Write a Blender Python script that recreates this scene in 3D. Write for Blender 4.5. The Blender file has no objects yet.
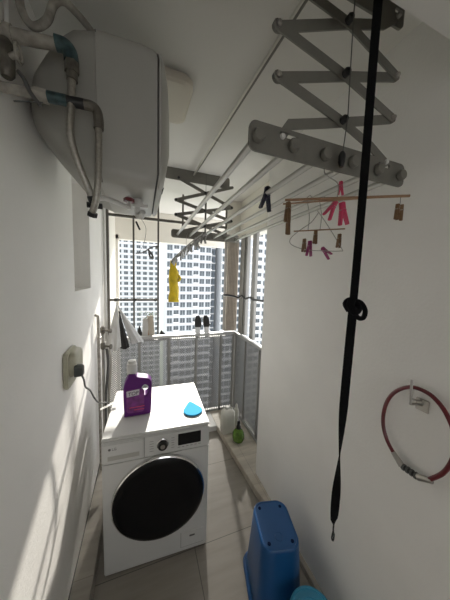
import bpy, bmesh, math, random
from mathutils import Vector, Matrix
random.seed(7)
SC = bpy.context.scene
COL = SC.collection
# ------------------------------------------------------------------ camera, light, exposure
H = 1.736
def V(*a): return Vector(a)
cd = V(-82, 23.65, -225).normalized()
cu = V(75, 2400, 225).normalized(); cu = (cu - cd * cu.dot(cd)).normalized()
cl = cd.cross(cu)
R3 = Matrix((cl, cd, cu))                       # camera axes -> world axes
cam = bpy.data.cameras.new('camera'); cam_o = bpy.data.objects.new('camera', cam); COL.objects.link(cam_o)
cam_o.matrix_world = Matrix.Translation((0, 0, H)) @ R3.to_4x4()
cam.sensor_fit = 'VERTICAL'; cam.sensor_height = 24; cam.lens = 225 / 600 * 24
cam.clip_start = 0.02; cam.clip_end = 1000
SC.camera = cam_o
W = bpy.data.worlds.new('world'); SC.world = W; W.use_nodes = True
bg = W.node_tree.nodes['Background']; bg.inputs[0].default_value = (0.97, 0.98, 1.0, 1); bg.inputs[1].default_value = 1.0
sun = bpy.data.lights.new('sun', 'SUN'); sun.energy = 3.1; sun.angle = 0.025; sun.color = (1.0, 0.95, 0.86)
sun_o = bpy.data.objects.new('sun', sun); COL.objects.link(sun_o)
sun_o.rotation_euler = V(0.215, 1, 0.5).to_track_quat('Z', 'Y').to_euler(); sun_o.location = (3, 12, 8)
SC.view_settings.view_transform = 'Standard'; SC.view_settings.look = 'None'
SC.view_settings.exposure = 1.52; SC.view_settings.gamma = 1; SC.view_settings.use_curve_mapping = False

# ------------------------------------------------------------------ materials
def mat(name, col, rough=0.5, metal=0.0, var=0.0, vscale=8, bump=0.0, bscale=60, spec=0.5, coat=0.0, trans=0.0):
    m = bpy.data.materials.new(name); m.use_nodes = True
    n = m.node_tree.nodes; l = m.node_tree.links; b = n['Principled BSDF']
    b.inputs['Base Color'].default_value = (*col, 1); b.inputs['Roughness'].default_value = rough
    b.inputs['Metallic'].default_value = metal; b.inputs['Specular IOR Level'].default_value = spec
    b.inputs['Coat Weight'].default_value = coat; b.inputs['Transmission Weight'].default_value = trans
    tc = n.new('ShaderNodeTexCoord')
    nz = n.new('ShaderNodeTexNoise'); nz.inputs['Scale'].default_value = vscale; nz.inputs['Detail'].default_value = 5
    l.new(tc.outputs['Object'], nz.inputs['Vector'])
    mr = n.new('ShaderNodeMapRange'); mr.inputs[1].default_value = 0.3; mr.inputs[2].default_value = 0.7
    mr.inputs[3].default_value = 1 - var; mr.inputs[4].default_value = 1 + var * 0.5
    l.new(nz.outputs['Fac'], mr.inputs[0])
    hs = n.new('ShaderNodeHueSaturation'); hs.inputs['Color'].default_value = (*col, 1)
    l.new(mr.outputs[0], hs.inputs['Value']); l.new(hs.outputs[0], b.inputs['Base Color'])
    if bump:
        n2 = n.new('ShaderNodeTexNoise'); n2.inputs['Scale'].default_value = bscale; n2.inputs['Detail'].default_value = 4
        l.new(tc.outputs['Object'], n2.inputs['Vector'])
        bp = n.new('ShaderNodeBump'); bp.inputs['Strength'].default_value = bump; bp.inputs['Distance'].default_value = 0.004
        l.new(n2.outputs['Fac'], bp.inputs['Height']); l.new(bp.outputs[0], b.inputs['Normal'])
    return m
M = {}
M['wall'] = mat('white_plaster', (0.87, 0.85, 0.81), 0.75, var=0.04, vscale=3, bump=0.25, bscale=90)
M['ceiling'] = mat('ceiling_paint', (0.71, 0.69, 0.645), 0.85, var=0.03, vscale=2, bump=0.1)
M['cream'] = mat('cream_render', (0.72, 0.69, 0.62), 0.85, var=0.05, vscale=2, bump=0.2)
M['white'] = mat('white_enamel', (0.62, 0.62, 0.605), 0.45, var=0.01, spec=0.3)
M['heater'] = mat('heater_plastic', (0.44, 0.43, 0.395), 0.38, var=0.02)
M['heater_back'] = mat('heater_shell', (0.38, 0.37, 0.335), 0.5, var=0.03)
M['lamp'] = mat('lamp_cover', (0.62, 0.57, 0.48), 0.5, var=0.01)
M['seam'] = mat('seam_dark', (0.12, 0.12, 0.115), 0.6)
M['black'] = mat('black_plastic', (0.012, 0.012, 0.013), 0.45)
M['glass_black'] = mat('door_glass', (0.004, 0.004, 0.005), 0.35, spec=0.25)
M['chrome'] = mat('chrome', (0.75, 0.75, 0.74), 0.12, 1.0)
M['steel'] = mat('brushed_steel', (0.42, 0.40, 0.37), 0.3, 1.0, var=0.1, vscale=40)
M['hose'] = mat('braided_hose', (0.42, 0.40, 0.36), 0.3, 0.9, var=0.2, vscale=120, bump=0.5, bscale=300)
M['alu'] = mat('satin_aluminium', (0.62, 0.60, 0.55), 0.35, 0.65, var=0.05)
M['rodpaint'] = mat('rod_paint', (0.50, 0.49, 0.46), 0.3, 0.6, var=0.03)
M['armgrey'] = mat('grey_powder_metal', (0.19, 0.182, 0.158), 0.5, 0.2, var=0.06, vscale=30)
M['armdark'] = mat('arm_edge_grey', (0.26, 0.25, 0.23), 0.45, 0.3, var=0.06)
M['pipe_old'] = mat('old_painted_pipe', (0.36, 0.335, 0.29), 0.7, var=0.45, vscale=30, bump=0.6, bscale=80)
M['teal'] = mat('teal_tape', (0.045, 0.085, 0.09), 0.5, var=0.6, vscale=60, bump=0.4)
M['brass'] = mat('tarnished_brass', (0.17, 0.155, 0.13), 0.5, 0.5, var=0.35, vscale=50, bump=0.4)
M['frame'] = mat('brown_grey_frame', (0.115, 0.105, 0.09), 0.55, 0.2, var=0.1)
M['post'] = mat('ribbed_post_paint', (0.16, 0.135, 0.11), 0.6, var=0.25, vscale=12)
M['slat'] = mat('tan_slat_paint', (0.52, 0.46, 0.39), 0.6, var=0.15, vscale=12)
M['greypost'] = mat('grey_post_paint', (0.27, 0.265, 0.25), 0.55, 0.2, var=0.08)
M['rail'] = mat('grey_rail_paint', (0.42, 0.42, 0.41), 0.45, 0.4, var=0.06)
M['blue'] = mat('blue_plastic', (0.010, 0.085, 0.25), 0.32, var=0.03)
M['bluedark'] = mat('blue_foot', (0.004, 0.012, 0.05), 0.9, spec=0.1)
M['cyan'] = mat('turquoise_plastic', (0.05, 0.30, 0.48), 0.35, var=0.03)
M['purple'] = mat('purple_plastic', (0.12, 0.025, 0.17), 0.5, spec=0.15, var=0.04)
M['label'] = mat('purple_label', (0.20, 0.04, 0.22), 0.4, var=0.5, vscale=25)
M['labelwhite'] = mat('label_white', (0.62, 0.60, 0.64), 0.4)
M['capwhite'] = mat('cap_white', (0.66, 0.65, 0.62), 0.4, var=0.05)
M['droplet'] = mat('light_blue_plastic', (0.05, 0.42, 0.72), 0.8, spec=0.1)
M['beige'] = mat('beige_switch_plastic', (0.50, 0.48, 0.37), 0.35, var=0.15, vscale=20)
M['green'] = mat('green_bottle', (0.10, 0.20, 0.02), 0.2, var=0.5, vscale=30)
M['cloudy'] = mat('cloudy_plastic', (0.62, 0.61, 0.55), 0.35, var=0.08)
M['yellow'] = mat('yellow_rubber', (0.80, 0.58, 0.015), 0.5, var=0.25, vscale=14, bump=0.6, bscale=30)
M['wood'] = mat('peg_wood', (0.20, 0.115, 0.055), 0.6, var=0.25, vscale=40)
M['bamboo'] = mat('brown_stick', (0.34, 0.20, 0.11), 0.45, var=0.15, vscale=30)
M['pink'] = mat('pink_plastic', (0.62, 0.06, 0.14), 0.35)
M['violet'] = mat('violet_plastic', (0.30, 0.05, 0.15), 0.4)
M['navy'] = mat('navy_plastic', (0.02, 0.022, 0.05), 0.4)
M['red'] = mat('red_cable_sleeve', (0.12, 0.006, 0.012), 0.28, coat=0.3)
M['strap'] = mat('black_webbing', (0.006, 0.006, 0.0065), 0.9, spec=0.1, bump=0.5, bscale=400)
M['cord'] = mat('dark_cord', (0.10, 0.10, 0.09), 0.7)
M['clothw'] = mat('grey_white_cloth', (0.55, 0.54, 0.52), 0.9, var=0.12, vscale=10, bump=0.4)
M['clothb'] = mat('black_cloth', (0.03, 0.03, 0.03), 0.9, var=0.2)
M['board'] = mat('beige_board', (0.45, 0.40, 0.33), 0.8, var=0.1)
M['leaf'] = mat('leaf_green', (0.10, 0.17, 0.05), 0.6, var=0.4, vscale=20)
M['pot'] = mat('terracotta', (0.35, 0.16, 0.09), 0.8, var=0.15)
M['slippergrey'] = mat('slipper_grey', (0.55, 0.55, 0.55), 0.7)
M['towerw'] = mat('tower_white_render', (0.42, 0.44, 0.46), 0.8, var=0.03, vscale=0.3)
M['towerg'] = mat('tower_grey_render', (0.13, 0.155, 0.18), 0.8, var=0.05, vscale=0.3)
M['towerslab'] = mat('tower_slab_white', (0.62, 0.62, 0.62), 0.8)
M['win'] = mat('tower_window_glass', (0.06, 0.075, 0.085), 0.5, var=0.6, vscale=0.35)
M['ground'] = mat('distant_ground', (0.30, 0.34, 0.28), 0.9, var=0.3, vscale=0.02)
M['card'] = mat('paper_card', (0.75, 0.74, 0.70), 0.7, var=0.05)
M['plug'] = mat('dark_plug', (0.07, 0.075, 0.07), 0.5)
M['cable'] = mat('dark_grey_cable', (0.09, 0.09, 0.085), 0.5)

def tile_mat(name, base, grout, size, off, streak=0.10, rough=0.45):
    m = bpy.data.materials.new(name); m.use_nodes = True
    n = m.node_tree.nodes; l = m.node_tree.links; b = n['Principled BSDF']; b.inputs['Roughness'].default_value = rough
    tc = n.new('ShaderNodeTexCoord'); mp = n.new('ShaderNodeMapping'); mp.inputs['Location'].default_value = (-off[0], -off[1], 0)
    l.new(tc.outputs['Object'], mp.inputs[0])
    br = n.new('ShaderNodeTexBrick'); br.offset = 0; br.inputs['Scale'].default_value = 1
    br.inputs['Brick Width'].default_value = size[0]; br.inputs['Row Height'].default_value = size[1]
    br.inputs['Mortar Size'].default_value = 0.0022; br.inputs['Mortar Smooth'].default_value = 0.1
    c1 = base; c2 = tuple(c * 0.93 for c in base)
    br.inputs['Color1'].default_value = (*c1, 1); br.inputs['Color2'].default_value = (*c2, 1); br.inputs['Mortar'].default_value = (*grout, 1)
    l.new(mp.outputs[0], br.inputs['Vector'])
    m2 = n.new('ShaderNodeMapping'); m2.inputs['Rotation'].default_value = (0, 0, 0.75); m2.inputs['Scale'].default_value = (3.0, 22, 1)
    l.new(tc.outputs['Object'], m2.inputs[0])
    nz = n.new('ShaderNodeTexNoise'); nz.inputs['Scale'].default_value = 1; nz.inputs['Detail'].default_value = 6; l.new(m2.outputs[0], nz.inputs['Vector'])
    mr = n.new('ShaderNodeMapRange'); mr.inputs[1].default_value = 0.3; mr.inputs[2].default_value = 0.7
    mr.inputs[3].default_value = 1 - streak; mr.inputs[4].default_value = 1 + streak
    l.new(nz.outputs['Fac'], mr.inputs[0])
    hs = n.new('ShaderNodeHueSaturation'); l.new(br.outputs['Color'], hs.inputs['Color']); l.new(mr.outputs[0], hs.inputs['Value'])
    l.new(hs.outputs[0], b.inputs['Base Color'])
    return m
M['floor'] = tile_mat('stone_floor_tile', (0.29, 0.262, 0.225), (0.11, 0.10, 0.088), (0.6, 0.6), (0.31, 1.27), 0.10)
M['ledge'] = tile_mat('stone_kerb_tile', (0.54, 0.49, 0.41), (0.38, 0.34, 0.29), (0.3, 0.3), (0.0, 0.0), 0.16)  # kerb tile with its colour raised for the sunlit right ledge
M['ledge_left'] = tile_mat('shaded_kerb_tile', (0.36, 0.33, 0.285), (0.25, 0.23, 0.20), (0.9, 0.9), (0.0, 0.35), 0.14)  # same kerb tile, shade on the left kerb put into a darker colour
M['ledge2'] = mat('rough_kerb_face', (0.40, 0.365, 0.31), 0.7, var=0.2, vscale=20)

def perf_mat(name, ua, va):
    """Perforated sheet metal: staggered round holes cut through the sheet."""
    m = bpy.data.materials.new(name); m.use_nodes = True
    n = m.node_tree.nodes; l = m.node_tree.links; b = n['Principled BSDF']; out = n['Material Output']
    b.inputs['Base Color'].default_value = (0.29, 0.29, 0.29, 1); b.inputs['Roughness'].default_value = 0.45; b.inputs['Metallic'].default_value = 0.3
    tc = n.new('ShaderNodeTexCoord'); sp = n.new('ShaderNodeSeparateXYZ'); l.new(tc.outputs['Object'], sp.inputs[0])
    def mth(op, a, bb=None, c=None):
        x = n.new('ShaderNodeMath'); x.operation = op
        for i, q in enumerate((a, bb, c)):
            if q is None: continue
            if isinstance(q, (int, float)): x.inputs[i].default_value = q
            else: l.new(q, x.inputs[i])
        return x.outputs[0]
    P = 0.024
    u = mth('MULTIPLY', sp.outputs[ua], 1 / P); v = mth('MULTIPLY', sp.outputs[va], 1 / P)
    def d2(du, dv):
        fu = mth('SUBTRACT', mth('FRACT', mth('ADD', u, du + 100)), 0.5); fv = mth('SUBTRACT', mth('FRACT', mth('ADD', v, dv + 100)), 0.5)
        return mth('ADD', mth('MULTIPLY', fu, fu), mth('MULTIPLY', fv, fv))
    dm = mth('MINIMUM', d2(0, 0), d2(0.5, 0.5))
    hole = mth('LESS_THAN', dm, 0.030)
    tr = n.new('ShaderNodeBsdfTransparent'); mx = n.new('ShaderNodeMixShader')
    l.new(hole, mx.inputs[0]); l.new(b.outputs[0], mx.inputs[1]); l.new(tr.outputs[0], mx.inputs[2]); l.new(mx.outputs[0], out.inputs[0])
    return m
M['perf_back'] = perf_mat('perforated_sheet', 'X', 'Z')
M['perf_side'] = perf_mat('perforated_sheet_side', 'Y', 'Z')

# ------------------------------------------------------------------ mesh helpers
def wloc(o):
    v = V(0, 0, 0)
    while o is not None: v = v + o.location; o = o.parent
    return v
def build(name, bm, m, parent=None, smooth=True, origin=None, ang=0.6):
    """bm in world coordinates -> ONE mesh object."""
    me = bpy.data.meshes.new(name)
    bmesh.ops.recalc_face_normals(bm, faces=bm.faces)
    if parent is None:
        o_loc = V(*origin) if origin else V(0, 0, 0)
    else: o_loc = wloc(parent)
    bm.transform(Matrix.Translation(-o_loc)); 
    bm.to_mesh(me); bm.free()
    if smooth:
        for p in me.polygons: p.use_smooth = True
        me.set_sharp_from_angle(angle=ang)
    me.materials.append(m)
    o = bpy.data.objects.new(name, me); COL.objects.link(o)
    if parent is None: o.location = o_loc
    else: o.parent = parent
    return o
def tag(o, label, cat, group=None, kind=None):
    o['label'] = label; o['category'] = cat
    if group: o['group'] = group
    if kind: o['kind'] = kind
    return o
def thing(name, loc, label, cat, group=None):
    o = bpy.data.objects.new(name, None); COL.objects.link(o); o.location = loc; o.empty_display_size = 0.05
    return tag(o, label, cat, group)
def struct(name, bm, m, parent=None, smooth=False):
    o = build(name, bm, m, parent, smooth)
    if parent is None: o['kind'] = 'structure'
    return o
def NB(): return bmesh.new()
def box(bm, x0, x1, y0, y1, z0, z1, bev=0, seg=2, mtx=None):
    t = bmesh.new()
    bmesh.ops.create_cube(t, size=1)
    t.transform(Matrix.Translation(((x0+x1)/2, (y0+y1)/2, (z0+z1)/2)) @ Matrix.Diagonal((abs(x1-x0), abs(y1-y0), abs(z1-z0), 1)))
    if bev: bmesh.ops.bevel(t, geom=t.edges[:], offset=bev, segments=seg, affect='EDGES', clamp_overlap=True)
    if mtx is not None: t.transform(mtx)
    merge(bm, t); return bm
def merge(bm, t):
    me = bpy.data.meshes.new('tmp'); t.to_mesh(me); t.free(); bm.from_mesh(me); bpy.data.meshes.remove(me)
def catmull(pts, n=6, closed=False):
    pts = [Vector(p) for p in pts]; out = []
    N = len(pts); rng = range(N) if closed else range(N - 1)
    for i in rng:
        if closed: a, b, c, d = pts[(i-1) % N], pts[i], pts[(i+1) % N], pts[(i+2) % N]
        else: a, b, c, d = pts[max(i-1, 0)], pts[i], pts[i+1], pts[min(i+2, N-1)]
        for k in range(n):
            t = k / n
            out.append(0.5 * ((2*b) + (c-a)*t + (2*a-5*b+4*c-d)*t*t + (3*b-a-3*c+d)*t**3))
    if not closed: out.append(pts[-1])
    return out
def tube(bm, pts, r, seg=10, closed=False, smooth=0, caps=True):
    pts = [Vector(p) for p in pts]
    if smooth: pts = catmull(pts, smooth, closed)
    N = len(pts); rr = r if callable(r) else (lambda t: r)
    up = None; rings = []
    for i, p in enumerate(pts):
        if closed: d = pts[(i+1) % N] - pts[(i-1) % N]
        else: d = pts[min(i+1, N-1)] - pts[max(i-1, 0)]
        if d.length < 1e-9: d = V(0, 0, 1)
        d.normalize()
        if up is None:
            up = V(0, 0, 1) if abs(d.z) < 0.9 else V(1, 0, 0)
        a = (up - d * up.dot(d)); a = a.normalized() if a.length > 1e-6 else d.orthogonal().normalized()
        up = a; b = d.cross(a); R = rr(i / max(N - 1, 1))
        rings.append([bm.verts.new(p + (a * math.cos(2*math.pi*k/seg) + b * math.sin(2*math.pi*k/seg)) * R) for k in range(seg)])
    for i in range(N if closed else N - 1):
        A, B = rings[i], rings[(i+1) % N]
        for k in range(seg): bm.faces.new((A[k], A[(k+1) % seg], B[(k+1) % seg], B[k]))
    if caps and not closed:
        bm.faces.new(rings[0][::-1]); bm.faces.new(rings[-1])
    return bm
def cyl(bm, a, b, r, seg=20, r2=None):
    r2 = r if r2 is None else r2
    return tube(bm, [a, b], lambda t: r + (r2 - r) * t, seg)
def frame_of(c, ax, up=(0, 0, 1)):
    z = Vector(ax).normalized(); u = Vector(up)
    if abs(z.dot(u)) > 0.95: u = V(0, 1, 0)
    x = u.cross(z).normalized(); y = z.cross(x)
    m = Matrix((x, y, z)).transposed().to_4x4(); m.translation = Vector(c); return m
def lathe(bm, prof, c, ax=(0, 0, 1), seg=28, sx=1, sy=1):
    m = frame_of(c, ax); rings = []
    for r, h in prof:
        rings.append([bm.verts.new(m @ V(max(r, 1e-5)*sx*math.cos(2*math.pi*k/seg), max(r, 1e-5)*sy*math.sin(2*math.pi*k/seg), h)) for k in range(seg)])
    for A, B in zip(rings, rings[1:]):
        for k in range(seg): bm.faces.new((A[k], A[(k+1) % seg], B[(k+1) % seg], B[k]))
    bm.faces.new(rings[0][::-1]); bm.faces.new(rings[-1]); return bm
def prism(bm, pts, mtx, th, bev=0):
    """2-D outline in local XY, centred thickness th along local Z."""
    t = bmesh.new()
    f = t.faces.new([t.verts.new((x, y, -th/2)) for x, y in pts])
    r = bmesh.ops.extrude_face_region(t, geom=[f])
    bmesh.ops.translate(t, vec=(0, 0, th), verts=[v for v in r['geom'] if isinstance(v, bmesh.types.BMVert)])
    if bev:
        es = [e for e in t.edges if abs(e.verts[0].co.z - e.verts[1].co.z) < 1e-6]
        bmesh.ops.bevel(t, geom=es, offset=bev, segments=2, affect='EDGES', clamp_overlap=True)
    t.transform(mtx); merge(bm, t); return bm
def rrect(w, h, r, n=5, cx=0, cy=0):
    out = []
    for sx, sy, a0 in ((1, 1, 0), (-1, 1, 90), (-1, -1, 180), (1, -1, 270)):
        for k in range(n + 1):
            a = math.radians(a0 + 90*k/n); out.append((cx + sx*(w/2-r) + r*math.cos(a), cy + sy*(h/2-r) + r*math.sin(a)))
    return out
def loft(bm, rings, cap=True):
    R = [[bm.verts.new(p) for p in ring] for ring in rings]; n = len(R[0])
    for A, B in zip(R, R[1:]):
        for k in range(n): bm.faces.new((A[k], A[(k+1) % n], B[(k+1) % n], B[k]))
    if cap: bm.faces.new(R[0][::-1]); bm.faces.new(R[-1])
    return bm
XZ = Matrix(((1, 0, 0, 0), (0, 0, -1, 0), (0, 1, 0, 0), (0, 0, 0, 1)))      # local XY -> world XZ, local Z -> -Y
def atxz(x, y, z): return Matrix.Translation((x, y, z)) @ XZ
def copy_tree(o, parent=None):
    c = o.copy(); COL.objects.link(c); c.parent = parent
    for ch in list(o.children): copy_tree(ch, c)
    return c

# ------------------------------------------------------------------ the room
XL, XR, ZC = -0.36, 0.92, 2.65          # left wall, right wall, ceiling
YB = 2.6                                # line of the window grille and rear railing
Y0 = -1.6
bm = NB(); box(bm, -0.6, 1.2, Y0, 2.66, -0.12, 0); struct('floor', bm, M['floor'])
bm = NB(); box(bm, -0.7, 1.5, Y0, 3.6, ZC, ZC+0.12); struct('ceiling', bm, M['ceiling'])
# left wall with its recess (y 1.47..1.88, z 1.64..2.38)
bm = NB()
ny0, ny1, nz0, nz1 = 1.475, 1.885, 1.64, 2.36
box(bm, XL-0.3, XL, Y0, ny0, 0, ZC); box(bm, XL-0.3, XL, ny1, YB+0.03, 0, ZC)
box(bm, XL-0.3, XL, ny0, ny1, 0, nz0); box(bm, XL-0.3, XL, ny0, ny1, nz1, ZC); box(bm, XL-0.3, XL-0.2, ny0, ny1, nz0, nz1)
struct('wall_left', bm, M['wall'])
bm = NB(); box(bm, XR, XR+0.2, Y0, 1.6, 0, ZC); struct('wall_right', bm, M['wall'])
bm = NB(); box(bm, 1.1, 1.26, 1.6, YB+0.06, 2.24, ZC); struct('wall_right_upper', bm, M['cream'])
bm = NB(); box(bm, 0.945, 1.1, YB-0.05, YB+0.06, 2.24, ZC); struct('wall_corner_upper', bm, M['cream'])
bm = NB(); box(bm, -0.7, 0.0, Y0-0.1, Y0, 0, ZC); box(bm, 0.75, 1.3, Y0-0.1, Y0, 0, ZC); box(bm, 0.0, 0.75, Y0-0.1, Y0, 0, 0.9); box(bm, 0.0, 0.75, Y0-0.1, Y0, 1.9, ZC); struct('wall_front', bm, M['wall'])   # unseen wall behind the camera; opening added to let in front fill daylight
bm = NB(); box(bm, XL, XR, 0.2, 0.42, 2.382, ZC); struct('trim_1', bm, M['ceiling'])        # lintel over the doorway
bm = NB(); box(bm, -0.5, 1.3, 3.5, 3.62, 2.245, ZC+0.12); box(bm, -0.5, 1.3, 3.46, 3.5, 2.52, ZC, 0.005); struct('wall_outer_beam', bm, M['cream'])
bm = NB(); box(bm, XL-0.3, XL+0.005, YB+0.03, 3.62, -1.0, ZC); box(bm, XL, XL+0.04, 3.5, 3.62, -1, 2.3); struct('wall_outer_left', bm, M['cream'])
# kerbs
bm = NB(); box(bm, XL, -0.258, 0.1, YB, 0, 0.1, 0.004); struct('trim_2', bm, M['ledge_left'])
bm = NB(); box(bm, XL, XL+0.006, 0.1, YB, 0.099, 0.104); struct('trim_6', bm, M['seam'])      # dark joint between wall and kerb
bm = NB(); prism(bm, [(0.79, 2.3), (0.848, 1.46), (0.893, 1.22), (XR, 1.22), (XR, 1.6), (1.14, 1.6), (1.14, YB+0.06), (0.79, YB+0.06)], Matrix.Translation((0, 0, 0.03)), 0.06, 0.003); struct('trim_3', bm, M['ledge'])
bm = NB(); box(bm, -0.247, 0.79, 2.3, YB+0.06, 0, 0.06, 0.004); struct('trim_4', bm, M['white'])
bm = NB(); box(bm, 0.895, XR, 0.1, 1.22, 0, 0.05, 0.003); struct('trim_5', bm, M['ledge2'])

# ------------------------------------------------------------------ outside: ground and towers
bm = NB(); box(bm, -400, 400, 30, 500, -75, -70); struct('ground', bm, M['ground'])
def tower(label, x0, x1, y, depth, top, cols, vis, wf, mwall, hf=1.7, balcony=False, bottom=-70, fl=3.0):
    t = thing('apartment_tower', (x0, y, bottom), label, 'building', 'apartment towers beyond the window')
    bm = NB(); box(bm, x0, x1, y, y+depth, bottom, top); build('tower_wall', bm, mwall, t, False)
    bm = NB(); z = bottom + fl
    while z < top - 1: box(bm, x0-0.15, x1+0.15, y-0.35, y, z-0.22, z+0.22); z += fl
    build('floor_bands', bm, M['towerslab'], t, False)['kind'] = 'stuff'
    bm = NB(); box(bm, x0-0.3, x1+0.3, y-0.5, y+depth+0.3, top, top+1.2); build('roof_parapet', bm, M['towerslab'], t, False)
    dx = (x1-x0)/cols; w = dx*wf; proto = None; rest = NB(); floors = int((top-bottom)/fl)
    def pane(bm, cx, zc):
        box(bm, cx-w/2, cx-0.06, y-0.12, y+0.1, zc-hf/2, zc+hf/2); box(bm, cx+0.06, cx+w/2, y-0.12, y+0.1, zc-hf/2, zc+hf/2)
    for j in range(floors):
        zc = bottom + fl*j + fl/2
        for i in range(cols):
            cx = x0 + dx*(i+0.5)
            if vis[0] < zc < vis[1]:
                if proto is None:
                    b2 = NB(); pane(b2, cx, zc); proto = build('tower_window', b2, M['win'], t, False); pc = (cx, zc)
                else:
                    c = proto.copy(); COL.objects.link(c); c.parent = t; c.location = (cx-pc[0], 0, zc-pc[1])
            else: pane(rest, cx, zc)
    o = build('tower_windows_below_and_above', rest, M['win'], t, False); o['kind'] = 'stuff'
    if balcony:
        for i in range(cols):
            if i % 3 == 1:
                bm = NB(); cx = x0 + dx*(i+0.5)
                for j in range(floors):
                    zb = bottom+fl*j+0.2
                    if vis[0] < zb < vis[1]:
                        b3 = NB(); box(b3, cx-dx*0.42, cx+dx*0.42, y-0.9, y-0.36, zb, zb+0.8); build('balcony', b3, M['towerslab'], t, False)
                    else: box(bm, cx-dx*0.42, cx+dx*0.42, y-0.9, y-0.36, zb, zb+0.8)
                ob_ = build('balconies_out_of_view', bm, M['towerslab'], t, False); ob_['kind'] = 'stuff'
    return t
tower('white apartment tower with narrow windows seen left of the yellow gloves', -17.5, 9.5, 140, 14, 34, 8, (-16, 24), 0.6, M['towerw'], 1.6)
tower('broad white apartment tower directly behind the hanging yellow gloves', 8.0, 25.0, 85, 14, 26, 7, (-12, 15), 0.74, M['towerw'], 1.8, True)
tower('slim grey-blue tower block in the gap right of the broad tower', 25.8, 28.0, 90, 10, 30, 1, (-12, 15), 0.3, M['towerg'], 1.3)
tower('white apartment tower just left of the ribbed brown post', 28.9, 38.0, 84, 12, 24, 4, (-12, 15), 0.72, M['towerw'], 1.8)
tower('white apartment tower seen through the side opening beside the right wall', 38.5, 62, 78, 14, 30, 9, (-12, 18), 0.6, M['towerw'], 1.7, True)

# ------------------------------------------------------------------ window grille
g = thing('window_grille', (XL, YB, 1.0), 'dark brown-grey metal window grille with thin upright and cross bars at the far end', 'grille')
bm = NB(); box(bm, XL-0.002, -0.325, YB-0.03, YB+0.03, 1.09, ZC, 0.003); build('post', bm, M['frame'], g)
for x in (-0.092, 0.157):
    bm = NB(); box(bm, x-0.009, x+0.009, YB-0.009, YB+0.009, 1.09, ZC, 0.002); build('bar', bm, M['frame'], g)
for x in (0.42, 0.68, 0.935):
    bm = NB(); box(bm, x-0.009, x+0.009, YB-0.009, YB+0.009, 2.18, ZC, 0.002); build('bar', bm, M['frame'], g)
bm = NB(); box(bm, -0.33, 0.94, YB-0.012, YB+0.012, 2.335, 2.36, 0.002); build('crossbar', bm, M['frame'], g)
bm = NB(); box(bm, -0.33, 0.165, YB-0.012, YB+0.012, 1.47, 1.492, 0.002); build('crossbar', bm, M['frame'], g)
# cable ties wound on the lower crossbar
for (x, s) in ((-0.28, 1), (-0.2, 0.7), (-0.09, 1.1), (0.12, 1)):
    bm = NB(); tube(bm, [(x+0.012*s*math.cos(a*0.9)*0.6+a*0.002, YB+0.016*math.cos(a), 1.481+0.018*s*math.sin(a)) for a in [k*0.6 for k in range(18)]], 0.003, 6); build('wire_tie', bm, M['black'], g)
# posts of the side opening
t = thing('slatted_post', (1.02, YB, 1.09), 'wide ribbed tan corner post at the far right window corner', 'post')
bm = NB(); box(bm, 0.945, 1.1, YB-0.03, YB+0.05, 1.095, 2.24); build('post_core', bm, M['post'], t)
for i in range(8):
    x = 0.947 + 0.0192*i
    bm = NB(); box(bm, x, x+0.0125, YB-0.052, YB-0.03, 1.095, 2.24, 0.004); build('slat', bm, M['slat'], t)
bm = NB(); box(bm, 1.09, 1.13, 2.31, 2.49, 1.095, 2.24, 0.004); box(bm, 1.075, 1.09, 2.35, 2.45, 1.095, 2.24, 0.002)
tag(build('window_post', bm, M['greypost'], None, True, (1.1, 2.4, 1.09)), 'broad grey upright post in the side opening, next to ribbed post', 'post')
bm = NB(); box(bm, 1.09, 1.125, 2.1, 2.18, 1.095, 2.24, 0.004)
tag(build('window_post', bm, M['greypost'], None, True, (1.1, 2.1, 1.09)), 'narrow grey upright post in the side opening, nearest the right wall', 'post')
t = thing('binding_cable', (0.94, YB-0.06, 1.52), 'black and white cable stretched across the posts of the side opening', 'cable')
pts = [(0.90, YB-0.075, 1.545), (0.98, YB-0.07, 1.54), (1.06, YB-0.065, 1.525), (1.068, 2.45, 1.52), (1.066, 2.36, 1.55), (1.07, 2.27, 1.525), (1.08, 2.18, 1.545), (1.08, 2.1, 1.53), (1.075, 1.95, 1.535), (1.08, 1.7, 1.54)]
bm = NB(); tube(bm, pts, 0.011, 8, smooth=5); build('black_cable', bm, M['black'], t)
bm = NB(); tube(bm, [(x-0.004, y-0.004, z-0.012) for x, y, z in pts[:5]], 0.004, 8, smooth=5); build('white_cord', bm, M['capwhite'], t)

# ------------------------------------------------------------------ perforated railings
ZT = 1.075
r = thing('perforated_railing', (0.4, YB, 0.06), 'grey perforated metal railing across the back, behind the washing machine', 'railing')
xs = [-0.355, -0.04, 0.28, 0.60, 0.915, 1.085]
for a, b in zip(xs, xs[1:]):
    bm = NB(); box(bm, a+0.014, b-0.014, YB-0.001, YB+0.0012, 0.09, ZT-0.03); build('perforated_panel', bm, M['perf_back'], r, False)
for x in xs:
    bm = NB(); box(bm, x-0.014, x+0.014, YB-0.014, YB+0.02, 0.06, ZT-0.025, 0.002); build('post', bm, M['greypost'], r)
bm = NB(); box(bm, -0.358, 1.1, YB-0.03, YB+0.035, ZT-0.03, ZT, 0.004); build('top_rail', bm, M['rail'], r)
bm = NB(); box(bm, -0.358, 1.1, YB-0.014, YB+0.02, 0.06, 0.09, 0.003); build('bottom_rail', bm, M['rail'], r)
r = thing('perforated_railing', (1.1, 2.1, 0.06), 'grey perforated metal railing under the side opening beside the right wall', 'railing')
ys = [1.615, 1.95, 2.28, 2.565]
for a, b in zip(ys, ys[1:]):
    bm = NB(); box(bm, 1.105, 1.107, a+0.012, b-0.012, 0.09, ZT-0.03); build('perforated_panel', bm, M['perf_side'], r, False)
for y in ys:
    bm = NB(); box(bm, 1.094, 1.124, y-0.012, y+0.012, 0.06, ZT-0.025, 0.002); build('post', bm, M['greypost'], r)
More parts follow.
